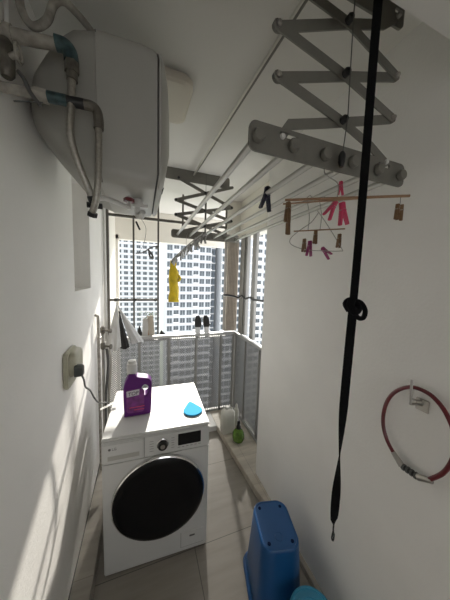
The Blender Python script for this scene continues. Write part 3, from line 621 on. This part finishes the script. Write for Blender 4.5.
# ------------------------------------------------------------------ black strap hanging in front
SX, SY = 0.532, 0.45
t = thing('hanging_strap', (SX, SY, ZC), 'long black webbing strap hanging from the ceiling with a knot halfway', 'strap')
def ribbon(name, pts, wid, th, tw, m, parent, n=90):
    P = catmull(pts, 10); N = len(P); bm = NB(); rings = []
    for i, p in enumerate(P):
        u = i/(N-1); a_ = tw(u); wd = wid(u) if callable(wid) else wid
        e = V(math.cos(a_), math.sin(a_), 0)*wd/2; n_ = V(-math.sin(a_), math.cos(a_), 0)*th/2
        rings.append([p+e+n_, p-e+n_, p-e-n_, p+e-n_])
    loft(bm, rings); return build(name, bm, m, parent, True, ang=0.7)
ribbon('strap_band', [(SX, SY, ZC), (SX, SY, 2.3), (SX+0.003, SY, 2.0), (SX+0.002, SY, 1.69)], 0.020, 0.003, lambda u: -0.45, M['strap'], t)
ribbon('strap_tail', [(SX+0.003, SY, 1.68), (SX+0.0, SY, 1.5), (SX-0.001, SY, 1.35), (SX, SY, 1.2), (SX-0.002, SY, 1.1), (SX-0.001, SY, 1.02)], lambda u: 0.023 if u < 0.93 else 0.023*(1-u)/0.07+0.004, 0.003, lambda u: -0.45 + (0 if u < 0.35 else (u-0.35)*6.0), M['strap'], t)
bm = NB()
K = V(SX-0.003, SY, 1.676)
tube(bm, [K+V(-0.008, -0.006, 0.015), K+V(-0.018, -0.012, 0.0), K+V(-0.006, -0.016, -0.016), K+V(0.012, -0.01, -0.006), K+V(0.008, 0.006, 0.012), K+V(-0.01, 0.008, 0.004), K+V(-0.004, 0, -0.014)], 0.010, 10, smooth=5)
tube(bm, [K+V(0.0, 0, 0.012), K+V(0.026, -0.004, 0.008), K+V(0.044, -0.006, -0.014), K+V(0.040, -0.006, -0.034), K+V(0.022, -0.004, -0.034), K+V(0.002, -0.002, -0.014)], 0.0065, 10, smooth=5)
build('knot', bm, M['strap'], t)
bm = NB(); tube(bm, [(SX-0.001, SY, 1.025), (SX-0.003, SY-0.002, 1.0), (SX+0.004, SY, 0.985), (SX+0.002, SY, 0.965), (SX-0.004, SY, 0.975), (SX, SY, 1.0)], 0.0022, 6, smooth=5); build('frayed_end', bm, M['clothb'], t)

# ------------------------------------------------------------------ hangers and pegs on the rack
def peg(name, loc, ang, tilt, m, label, scale=1.0, group='pegs on the hangers', axis='Y', spread=0.10):
    """clothes peg: two jaws and a spring; hangs from its jaws"""
    o = thing(name, loc, label, 'clothes peg', group)
    for s in (-1, 1):
        bm = NB(); pts = [(0.0008, 0.0), (0.008, -0.002), (0.009, -0.022), (0.0105, -0.030), (0.0095+spread*0.04, -0.072), (0.003+spread*0.04, -0.074), (0.002, -0.034), (0.0008, -0.02)]
        prism(bm, [(s*x*scale, z*scale) for x, z in (pts if s > 0 else pts[::-1])], XZ.copy(), 0.013*scale, 0.0008)
        bm.transform(Matrix.Translation(loc) @ Matrix.Rotation(ang, 4, 'Z') @ Matrix.Rotation(tilt, 4, 'Y'))
        build('jaw', bm, m, o)
    bm = NB(); tube(bm, [V(0.0105*scale*math.cos(k*0.7), (-0.006+0.0004*k)*scale*1.1, (-0.026+0.0045*math.sin(k*0.7))*scale) for k in range(28)], 0.0009, 5)
    bm.transform(Matrix.Translation(loc) @ Matrix.Rotation(ang, 4, 'Z') @ Matrix.Rotation(tilt, 4, 'Y')); build('spring', bm, M['steel'], o)
    return o
A = V(0.439, 0.656, 2.0); B = V(0.760, 0.478, 2.004); mid = (A+B)/2; AB = (B-A).normalized(); nrm = V(-AB.y, AB.x, 0)
t = thing('stick_hanger', (mid.x, mid.y, 2.10), 'brown double-stick clothes hanger hooked on the rack nearest the strap', 'hanger')
bm = NB(); cyl(bm, A, B, 0.0042, 10); build('stick', bm, M['bamboo'], t)
bm = NB(); cyl(bm, A+V(-0.004, 0.004, -0.012), A+AB*0.30+V(0, 0.012, 0.003), 0.0028, 8); build('stick', bm, M['bamboo'], t)
hk = V(0.572, 0.615, RZ)
mid2 = A + AB*0.16
bm = NB(); tube(bm, [hk+V(0.017, 0.0, -0.006), hk+V(0.010, 0, 0.012), hk+V(-0.006, 0, 0.0165), hk+V(-0.017, 0, 0.004), hk+V(-0.014, -0.004, -0.02), V(mid2.x, mid2.y, 2.045), V(mid2.x, mid2.y, 2.0)], 0.0017, 6, smooth=6); build('hook', bm, M['steel'], t)
peg('clothes_peg', tuple(A+AB*0.012+V(0, 0, -0.006)), 0.3, 0.05, M['wood'], 'dark wooden peg hanging at the left end of the brown stick hanger', 0.9)
peg('clothes_peg', tuple(A+AB*0.020+V(0, 0.012, -0.050)), 0.6, -0.08, M['wood'], 'wooden peg clipped lowest below the left end of the brown stick', 0.8)
pb = peg('clothes_peg', tuple(B-AB*0.030+V(0, 0, -0.022)), 0.2, 0.03, M['wood'], 'left wooden peg of the close pair at the stick right end', 0.65)
peg('clothes_peg', tuple(B-AB*0.018+V(0, 0.0, -0.024)), 0.5, -0.10, M['wood'], 'right wooden peg of the close pair at the stick right end', 0.65)
bm = NB(); tube(bm, [B-AB*0.024+V(0, 0, 0.004), B-AB*0.024+V(0, 0, -0.028)], 0.0009, 5)
tag(build('peg_string', bm, M['cord'], None, True, tuple(B-AB*0.024)), 'thin string holding the peg pair at the stick right end', 'string')
for (px_, py_, yy, tl, lab, sc) in ((336, 201, 0.60, 0.55, 'pink peg leaning left on the brown stick hanger', 0.9), (341, 181, 0.595, -0.05, 'short pink peg standing up on the hanger hook', 0.6), (342, 202, 0.59, -0.2, 'long pink peg hanging down from the brown stick near strap', 1.0)):
    q = px2(px_, py_, yy); c = R3 @ V(px_-225, 300-py_, -225)
    peg('clothes_peg', (c.x*yy/c.y, yy, q[1]), 0.0, tl, M['pink'], lab, sc, 'pink pegs on the stick hanger', spread=0.25)
# wire hanger with small pegs
C_ = V(0.655, 0.895, 1.965); D_ = V(0.818, 0.760, 1.967); cd2 = (D_-C_).normalized(); cm = (C_+D_)/2
t = thing('wire_hanger', (cm.x, cm.y, 2.10), 'thin wire clothes hanger with small pegs hanging behind the stick hanger', 'hanger')
bm = NB(); cyl(bm, C_, D_, 0.0028, 8); build('cross_stick', bm, M['bamboo'], t)
def wp(s, dz): return C_ + cd2*s*1.12 + V(0, 0, dz)
bm = NB(); tube(bm, [wp(0.09, 0.075), wp(0.065, 0.035), wp(0.02, 0.0), wp(-0.012, -0.035), wp(-0.004, -0.062), wp(0.05, -0.085), wp(0.12, -0.092), wp(0.178, -0.094), wp(0.182, -0.082), wp(0.12, 0.03), wp(0.085, 0.085)], 0.0017, 6, smooth=5); build('wire_frame', bm, M['steel'], t)
for s in (0.055, 0.10):
    top = wp(s, 0); top.z = RZ
    bm = NB(); tube(bm, [top+V(0.016, 0, -0.012), top+V(0.017, 0, 0.004), top+V(0, 0, 0.0155), top+V(-0.017, 0, 0.0), top+V(-0.008, 0, -0.03), wp(s+0.002, 0.06), wp(s, 0.0)], 0.0017, 6, smooth=5); build('hook', bm, M['steel'], t)
grp = 'small pegs on the wire hanger'
peg('clothes_peg', tuple(wp(0.044, -0.035)), 0.1, 0.0, M['wood'], 'left small wooden peg on the wire hanger', 0.82, grp)
peg('clothes_peg', tuple(wp(0.085, 0.0)), 0.2, 0.02, M['wood'], 'middle small wooden peg on the wire hanger', 0.82, grp)
peg('clothes_peg', tuple(wp(0.172, -0.02)), 0.0, 0.05, M['wood'], 'right small wooden peg on the wire hanger', 0.82, grp)
peg('clothes_peg', tuple(wp(0.066, -0.045)), 0.1, 0.05, M['violet'], 'upright mauve peg low on the wire hanger', 0.95, grp, spread=0.2)
peg('clothes_peg', tuple(wp(0.112, -0.078)), 0.1, -1.0, M['violet'], 'mauve peg lying tilted at the bottom of wire hanger', 0.9, grp, spread=0.25)
# dark peg clipped on a rod
c = R3 @ V(270-225, 300-190, -225); yy = 0.86; zz = H+c.z*yy/c.y
peg('clothes_peg', (0.500, 0.88, RZ+0.030), 0.3, 0.12, M['navy'], 'large dark navy peg clipped on a rod of the rack', 1.35, 'pegs clipped to the rods', spread=0.35)

# grey sock hanger with clips and the yellow gloves
t = thing('sock_hanger', (0.35, 1.95, 2.05), 'grey plastic sock hanger with clips hanging at the far rod ends', 'hanger')
S0, S1 = V(0.455, 1.72, 2.075), V(0.262, 2.16, 1.895)
dS = S1 - S0; nS = V(-dS.y, dS.x, 0).normalized()
bm = NB(); tube(bm, [S0, S1], 0.009, 8)
tube(bm, [S0+nS*0.03, S1*0.2+S0*0.8+nS*0.035, S0*0.5+S1*0.5+nS*0.03, S1+nS*0.01], 0.005, 8); build('hanger_frame', bm, M['rail'], t)
for k in range(9):
    p = S0 + dS*(0.06+0.11*k)
    bm = NB(); 
    for s in (-1, 1): prism(bm, [(s*0.002, 0.010), (s*0.026, 0.0), (s*0.018, -0.026), (s*0.026, -0.056), (s*0.012, -0.060), (s*0.001, -0.024)][::s], Matrix.Translation(p + nS*(0.014*(k % 2))) @ Matrix.Rotation(-0.5 + k*0.3, 4, 'Z') @ Matrix.Rotation(0.5*math.sin(k*2.1), 4, 'Y') @ XZ, 0.010)
    build('clip', bm, M['rail' if k % 3 else 'greypost'], t)
for s_ in (0.1, 0.55):
    p = S0 + dS*s_; bm = NB(); tube(bm, [p, V(p.x, p.y, RZ-0.02), V(p.x+0.01, p.y, RZ+0.012)], 0.002, 6); build('hook', bm, M['steel'], t)
bm = NB(); tube(bm, [S1, S1+V(-0.01, 0.02, -0.02), S1+V(0.01, 0.03, -0.03)], 0.005, 8); build('end_clip', bm, M['teal'], t)
gx, gy, gz = 0.272, 2.19, 1.875
t = thing('rubber_gloves', (gx, gy, gz), 'yellow rubber gloves hanging from the sock hanger in the window', 'gloves')
def blob(bm, secs, n=18, seed=0):
    rings = []
    for (cx, cy, cz, rx, ry) in secs:
        rings.append([V(cx + rx*math.cos(2*math.pi*k/n)*(1+0.10*math.sin(3*k*2*math.pi/n+cz*40+seed)), cy + ry*math.sin(2*math.pi*k/n)*(1+0.18*math.sin(5*k*2*math.pi/n+cz*31+seed)), cz) for k in range(n)])
    loft(bm, rings)
bm = NB(); blob(bm, [(gx-0.005, gy, gz+0.005, 0.022, 0.010), (gx-0.004, gy, gz-0.02, 0.026, 0.014), (gx-0.002, gy, gz-0.05, 0.030, 0.018), (gx, gy, gz-0.09, 0.044, 0.022), (gx+0.002, gy, gz-0.14, 0.046, 0.024), (gx+0.004, gy, gz-0.20, 0.042, 0.024), (gx+0.006, gy, gz-0.27, 0.044, 0.022), (gx+0.006, gy, gz-0.33, 0.048, 0.022), (gx+0.006, gy, gz-0.375, 0.050, 0.020)]); build('glove_cuff', bm, M['yellow'], t)
for (dx, l, ph) in ((-0.020, 0.03, 0), (-0.008, 0.035, 1), (0.006, 0.03, 2), (0.018, 0.026, 3)):
    bm = NB(); tube(bm, [(gx+dx, gy, gz-0.03), (gx+dx*1.2, gy-0.006, gz-0.005+l*0.3), (gx+dx*1.35, gy-0.006, gz+0.002+l*0.7)], lambda q: 0.008-0.003*q, 8); build('finger', bm, M['yellow'], t)
bm = NB(); tube(bm, [(gx+0.03, gy, gz-0.10), (gx+0.055, gy-0.01, gz-0.135), (gx+0.062, gy-0.01, gz-0.15), (gx+0.045, gy-0.015, gz-0.175)], 0.012, 10, smooth=4); build('thumb', bm, M['yellow'], t)

# thin bracket with wire near the grille
t = thing('wire_clip', (0.05, 2.56, 2.2), 'dark clip and looped wire hanging on the window grille bars', 'clip')
bm = NB(); tube(bm, [(-0.066, 2.585, 2.30), (-0.03, 2.57, 2.22)], 0.010, 8); tube(bm, [(-0.02, 2.58, 2.34), (0.03, 2.57, 2.24), (0.015, 2.57, 2.10), (-0.02, 2.57, 2.02), (-0.05, 2.57, 1.97)], 0.002, 6, smooth=5); build('hook', bm, M['black'], t)
bm = NB(); tube(bm, [(-0.07, 2.57, 1.975), (0.0, 2.56, 1.985), (0.06, 2.56, 2.03), (0.12, 2.57, 2.06), (0.157, 2.585, 2.05)], 0.006, 8, smooth=4); tube(bm, [(0.05, 2.56, 2.02), (0.09, 2.55, 1.97), (0.10, 2.55, 1.93), (0.07, 2.55, 1.95), (0.06, 2.55, 2.0)], 0.010, 8, smooth=4); tube(bm, [(0.13, 2.58, 2.05), (0.157, 2.585, 2.06)], 0.018, 8); build('clamp', bm, M['cable'], t)

# ------------------------------------------------------------------ laundry and odds on the shelf outside
def drape(apex, base, n=28, m=12, seed=1, closed=True):
    bm = NB(); rings = []
    for j in range(m+1):
        v = j/m; ring = []
        for i in range(n):
            a_ = 2*math.pi*i/n; k = v**0.8
            r_ = 1 + 0.16*math.sin(7*a_+seed) * v
            ring.append(V(apex[0]+(base[0]-apex[0])*v + base[3]*k*math.cos(a_)*r_, apex[1]+(base[1]-apex[1])*v + base[4]*k*math.sin(a_)*r_, apex[2]+(base[2]-apex[2])*v + 0.01*math.sin(3*a_+seed)*v))
        rings.append(ring)
    rings[0] = [V(apex[0]+0.008*math.cos(2*math.pi*i/n), apex[1]+0.008*math.sin(2*math.pi*i/n), apex[2]) for i in range(n)]
    loft(bm, rings); return bm
t = thing('draped_cloth', (-0.25, 2.53, 1.45), 'grey-white cloth hung tent-like behind the left end of the rear railing', 'cloth')
bm = drape((-0.25, 2.50, 1.445), (-0.272, 2.34, 1.04, 0.064, 0.08), seed=2); build('cloth_fold', bm, M['clothw'], t)
bm = drape((-0.24, 2.50, 1.43), (-0.06, 2.48, 1.05, 0.062, 0.05), seed=5); build('cloth_fold', bm, M['slippergrey'], t)
bm = drape((-0.245, 2.49, 1.44), (-0.215, 2.42, 1.04, 0.014, 0.03), seed=7); build('cloth_fold', bm, M['capwhite'], t)
bm = NB(); tube(bm, [(-0.25, 2.50, 1.43), (-0.25, 2.53, 1.48), (-0.25, 2.58, 1.505), (-0.25, YB+0.016, 1.49)], 0.004, 8, smooth=4); build('hook', bm, M['black'], t)
bm = drape((-0.225, 2.46, 1.38), (-0.175, 2.40, 1.02, 0.042, 0.03), seed=3)
tag(build('black_garment', bm, M['clothb'], None, True, (-0.17, 2.42, 1.33)), 'black garment hanging between the folds of grey-white cloth', 'garment')
bm = drape((-0.04, 2.72, 1.17), (-0.035, 2.72, 1.013, 0.045, 0.04), seed=4)
tag(build('black_bag', bm, M['clothb'], None, True, (-0.03, 2.72, 1.013)), 'small black bag on the shelf left of the beige boards', 'bag')
for k, (x0, h, tl, lab, mm) in enumerate(((0.005, 0.24, 0.05, 'slim white board leaning on shelf left of the beige board', 'clothw'), (0.085, 0.27, -0.08, 'beige board leaning on shelf beside the second grille bar', 'board'))):
    bm = NB(); box(bm, -0.03, 0.035, -0.01, 0.01, 0, h, 0.003); bm.transform(Matrix.Translation((x0+0.01, 2.70, 1.017)) @ Matrix.Rotation(tl, 4, 'Y'))
    tag(build('leaning_board', bm, M[mm], None, True, (x0, 2.7, 1.013)), lab, 'board')
t = thing('potted_plant', (0.06, 2.79, 1.013), 'small leafy green plant behind the boards outside the railing', 'plant')
bm = NB(); lathe(bm, [(0.04, 0), (0.05, 0.10), (0.055, 0.10), (0.055, 0.115), (0.045, 0.115)], (0.06, 2.79, 1.013)); build('pot', bm, M['pot'], t)
bm = NB()
for k in range(110):
    a_ = random.random()*6.28; e = random.random()*1.4; r_ = 0.10*random.random()**0.5
    c0 = V(0.06+r_*math.cos(a_), 2.79+r_*0.6*math.sin(a_), 1.20+0.10*random.random()+0.05*math.sin(e))
    d_ = V(math.cos(a_), math.sin(a_)*0.6, 0.3-random.random()*0.8).normalized()*0.028; s_ = d_.cross(V(0, 0, 1)).normalized()*0.008
    q = [bm.verts.new(p) for p in (c0, c0+d_*0.5+s_, c0+d_+V(0, 0, -0.004), c0+d_*0.5-s_)]; bm.faces.new(q)
for k in range(7):
    a_ = k*0.9; tube(bm, [(0.06, 2.79, 1.11), (0.06+0.05*math.cos(a_), 2.79+0.03*math.sin(a_), 1.25)], 0.002, 5)
build('foliage', bm, M['leaf'], t, False)
bm = drape((0.20, 2.70, 1.11), (0.22, 2.70, 1.013, 0.06, 0.04), seed=8)
tag(build('dark_bundle', bm, M['clothb'], None, True, (0.21, 2.7, 1.013)), 'small dark cloth bundle on the shelf right of the second grille bar', 'bundle')
def slipper(x, lean, lab):
    o = thing('slipper', (x, 2.72, 1.013), lab, 'slipper', 'slippers drying behind the railing')
    def sec(z, w_, d_, sh=0): return [V(x+lean*(z)+u, 2.72+sh+v, 1.013+z) for u, v in rrect(w_, d_, min(w_, d_)*0.45, 4)]
    bm = NB(); loft(bm, [sec(0, 0.05, 0.02), sec(0.04, 0.064, 0.022), (sec(0.10, 0.062, 0.022)), sec(0.18, 0.078, 0.022), sec(0.235, 0.066, 0.022), sec(0.255, 0.035, 0.02)]); build('sole', bm, M['slippergrey'], o)
    bm = NB(); loft(bm, [sec(0.115, 0.074, 0.018, -0.014), sec(0.15, 0.086, 0.05, -0.022), sec(0.21, 0.078, 0.04, -0.018), sec(0.258, 0.04, 0.02, -0.008)]); build('upper', bm, M['clothb'], o)
slipper(0.645, -0.02, 'left of two black and grey slippers standing behind the railing')
slipper(0.765, -0.10, 'right of two black and grey slippers standing behind the railing')

# ------------------------------------------------------------------ jug, tube and green spray bottle on the kerb
zt = 0.061
t = thing('plastic_jug', (0.873, 2.175, zt), 'cloudy white plastic jug on the kerb in the far corner', 'jug')
jx, jy = 0.873, 2.175
bm = NB(); loft(bm, [[V(jx+u*s, jy+v*s, zt+z) for u, v in rrect(0.145, 0.11, 0.03)] for z, s in ((0, 0.95), (0.008, 1), (0.20, 1), (0.235, 0.93), (0.255, 0.7), (0.265, 0.32))]); build('jug_body', bm, M['cloudy'], t)
bm = NB(); tube(bm, [(jx+0.055, jy, zt+0.22), (jx+0.05, jy, zt+0.255), (jx+0.02, jy, zt+0.275), (jx, jy, zt+0.265)], 0.009, 8, smooth=4); build('jug_handle', bm, M['cloudy'], t)
bm = NB(); lathe(bm, [(0.024, 0.262), (0.024, 0.29), (0.020, 0.293)], (jx-0.012, jy, zt), seg=20); build('jug_cap', bm, M['capwhite'], t)
t = thing('squeeze_bottle', (1.0, 2.24, zt), 'slim clear plastic bottle between the jug and the green sprayer', 'bottle')
bm = NB(); lathe(bm, [(0.028, 0), (0.030, 0.01), (0.030, 0.17), (0.024, 0.20), (0.012, 0.215), (0.012, 0.225)], (1.0, 2.24, zt)); build('bottle_body', bm, M['cloudy'], t)
bm = NB(); lathe(bm, [(0.015, 0.222), (0.014, 0.25), (0.006, 0.262)], (1.0, 2.24, zt)); build('cap', bm, M['capwhite'], t)
sx_, sy_ = 0.925, 2.0
t = thing('spray_bottle', (sx_, sy_, zt), 'round green spray bottle with black nozzle on the right kerb', 'bottle')
bm = NB(); lathe(bm, [(0.04, 0), (0.055, 0.015), (0.063, 0.05), (0.062, 0.085), (0.046, 0.118), (0.024, 0.138), (0.018, 0.148)], (sx_, sy_, zt), seg=10); build('bottle_body', bm, M['green'], t, ang=0.3)
bm = NB(); lathe(bm, [(0.023, 0.14), (0.023, 0.165), (0.016, 0.172), (0.014, 0.215), (0.006, 0.22)], (sx_, sy_, zt), seg=16); build('neck_collar', bm, M['black'], t)
bm = NB(); box(bm, sx_-0.045, sx_+0.03, sy_-0.012, sy_+0.012, zt+0.214, zt+0.25, 0.006); tube(bm, [(sx_-0.025, sy_, zt+0.22), (sx_-0.035, sy_, zt+0.19), (sx_-0.028, sy_, zt+0.165)], 0.005, 8, smooth=3); bm.transform(Matrix.Translation((sx_, sy_, 0)) @ Matrix.Rotation(1.2, 4, 'Z') @ Matrix.Translation((-sx_, -sy_, 0))); build('spray_head', bm, M['black'], t)

# ------------------------------------------------------------------ blue bin and turquoise tub
BM_ = Matrix.Translation((0.682, 0.948, 0)) @ Matrix.Rotation(math.radians(-13), 4, 'Z')
t = thing('plastic_bin', (0.682, 0.948, 0), 'blue plastic bin turned upside down on the floor by the right wall', 'bin')
def bpart(name, bm, m, parent=t): bm.transform(BM_); return build(name, bm, m, parent, ang=0.7)
def bs(z, w_, d_, r_): return [V(u, v, z) for u, v in rrect(w_, d_, r_, 8)]
bm = NB(); loft(bm, [bs(0.02, 0.250, 0.312, 0.062), bs(0.20, 0.226, 0.286, 0.062), bs(0.385, 0.204, 0.262, 0.062), bs(0.397, 0.200, 0.258, 0.060), bs(0.401, 0.192, 0.250, 0.058), bs(0.401, 0.182, 0.240, 0.054), bs(0.397, 0.178, 0.236, 0.052)]); bb = bpart('bin_body', bm, M['blue'])
bm = NB(); loft(bm, [bs(0.0, 0.282, 0.345, 0.07), bs(0.018, 0.284, 0.347, 0.07), bs(0.022, 0.278, 0.341, 0.07), bs(0.022, 0.25, 0.312, 0.062)]); bpart('rim', bm, M['blue'])
for sx in (-1, 1):
    for sy in (-1, 1):
        bm = NB(); lathe(bm, [(0.0085, 0), (0.0085, 0.003), (0.006, 0.004)], (sx*0.062, sy*0.090, 0.3965)); bpart('foot_stud', bm, M['bluedark'])
bm = NB(); lathe(bm, [(0.022, 0.3965), (0.022, 0.399), (0.019, 0.399), (0.0185, 0.3975)], (0.0, -0.062, 0), seg=28); bpart('moulded_ring', bm, M['blue'])
t = thing('turquoise_tub', (0.70, 0.655, 0), 'round turquoise plastic tub with ridged top in front of the blue bin', 'tub')
bm = NB(); lathe(bm, [(0.085, 0.0), (0.095, 0.25), (0.097, 0.262)], (0.70, 0.655, 0), seg=40); build('tub_body', bm, M['cyan'], t)
bm = NB(); lathe(bm, [(0.100, 0.255), (0.102, 0.27), (0.098, 0.277), (0.088, 0.278), (0.086, 0.273), (0.070, 0.273), (0.068, 0.278), (0.058, 0.278), (0.056, 0.273), (0.034, 0.273), (0.032, 0.278), (0.0, 0.278)], (0.70, 0.655, 0), seg=40); build('tub_lid', bm, M['cyan'], t)

# ------------------------------------------------------------------ wall hook and cable lock
t = thing('wall_hook', (XR, 0.47, 1.32), 'small steel hook screwed to the right wall', 'hook')
def onx(px_, py_, x): 
    c = R3 @ V(px_-225, 300-py_, -225); return V(x, c.y*x/c.x, H+c.z*x/c.x)
hp = onx(423, 405, XR)
bm = NB(); box(bm, XR-0.006, XR, hp.y-0.020, hp.y+0.020, hp.z-0.022, hp.z+0.022, 0.002); build('back_plate', bm, M['steel'], t)
k1 = onx(411, 404, XR-0.045); k2 = onx(412, 380, XR-0.048)
bm = NB(); tube(bm, [(XR-0.004, hp.y, hp.z), (XR-0.03, k1.y*0.6+hp.y*0.4, k1.z), tuple(k1), tuple(k1+V(-0.004, 0, 0.01)), tuple(k2)], 0.0042, 10, smooth=4); build('prong', bm, M['steel'], t)
bm = NB(); tube(bm, [(XR-0.004, hp.y+0.004, hp.z+0.014), (XR-0.03, hp.y+0.016, hp.z+0.018)], 0.0035, 8); build('short_prong', bm, M['steel'], t)
t = thing('cable_lock', (XR-0.03, 0.47, 1.34), 'red sleeved bicycle cable lock hanging in a loop on the wall hook', 'bicycle lock')
XK = XR-0.024
lp = [onx(a_, b_, XK) for a_, b_ in ((396, 457), (387, 440), (383, 422), (386, 404), (395, 392), (410, 387), (426, 392), (438, 402), (448, 417), (455, 437), (453, 458), (443, 473), (428, 480))]
bm = NB(); tube(bm, lp, 0.0068, 12, smooth=6); build('cable', bm, M['red'], t)
e0, e1 = onx(393, 452, XK), onx(432, 481, XK); q0, q1 = onx(402, 466, XK), onx(418, 477, XK)
bm = NB(); tube(bm, [e0, e0*0.4+q0*0.6, q0], lambda q: 0.0085+0.003*q, 12); build('end_sleeve', bm, M['steel'], t); bm = NB(); tube(bm, [e1, e1*0.4+q1*0.6, q1], lambda q: 0.0085+0.003*q, 12); build('end_sleeve', bm, M['steel'], t)
lb = NB(); tube(lb, [q0, q1], 0.0095, 14); lb = build('lock_core', lb, M['black'], t)
for k in range(4):
    p = q0 + (q1-q0)*((k+0.5)/4); dd = (q1-q0).normalized()*0.0028
    bm = NB(); tube(bm, [p-dd, p+dd], 0.0118, 12); build('number_ring', bm, M['cable'], lb)
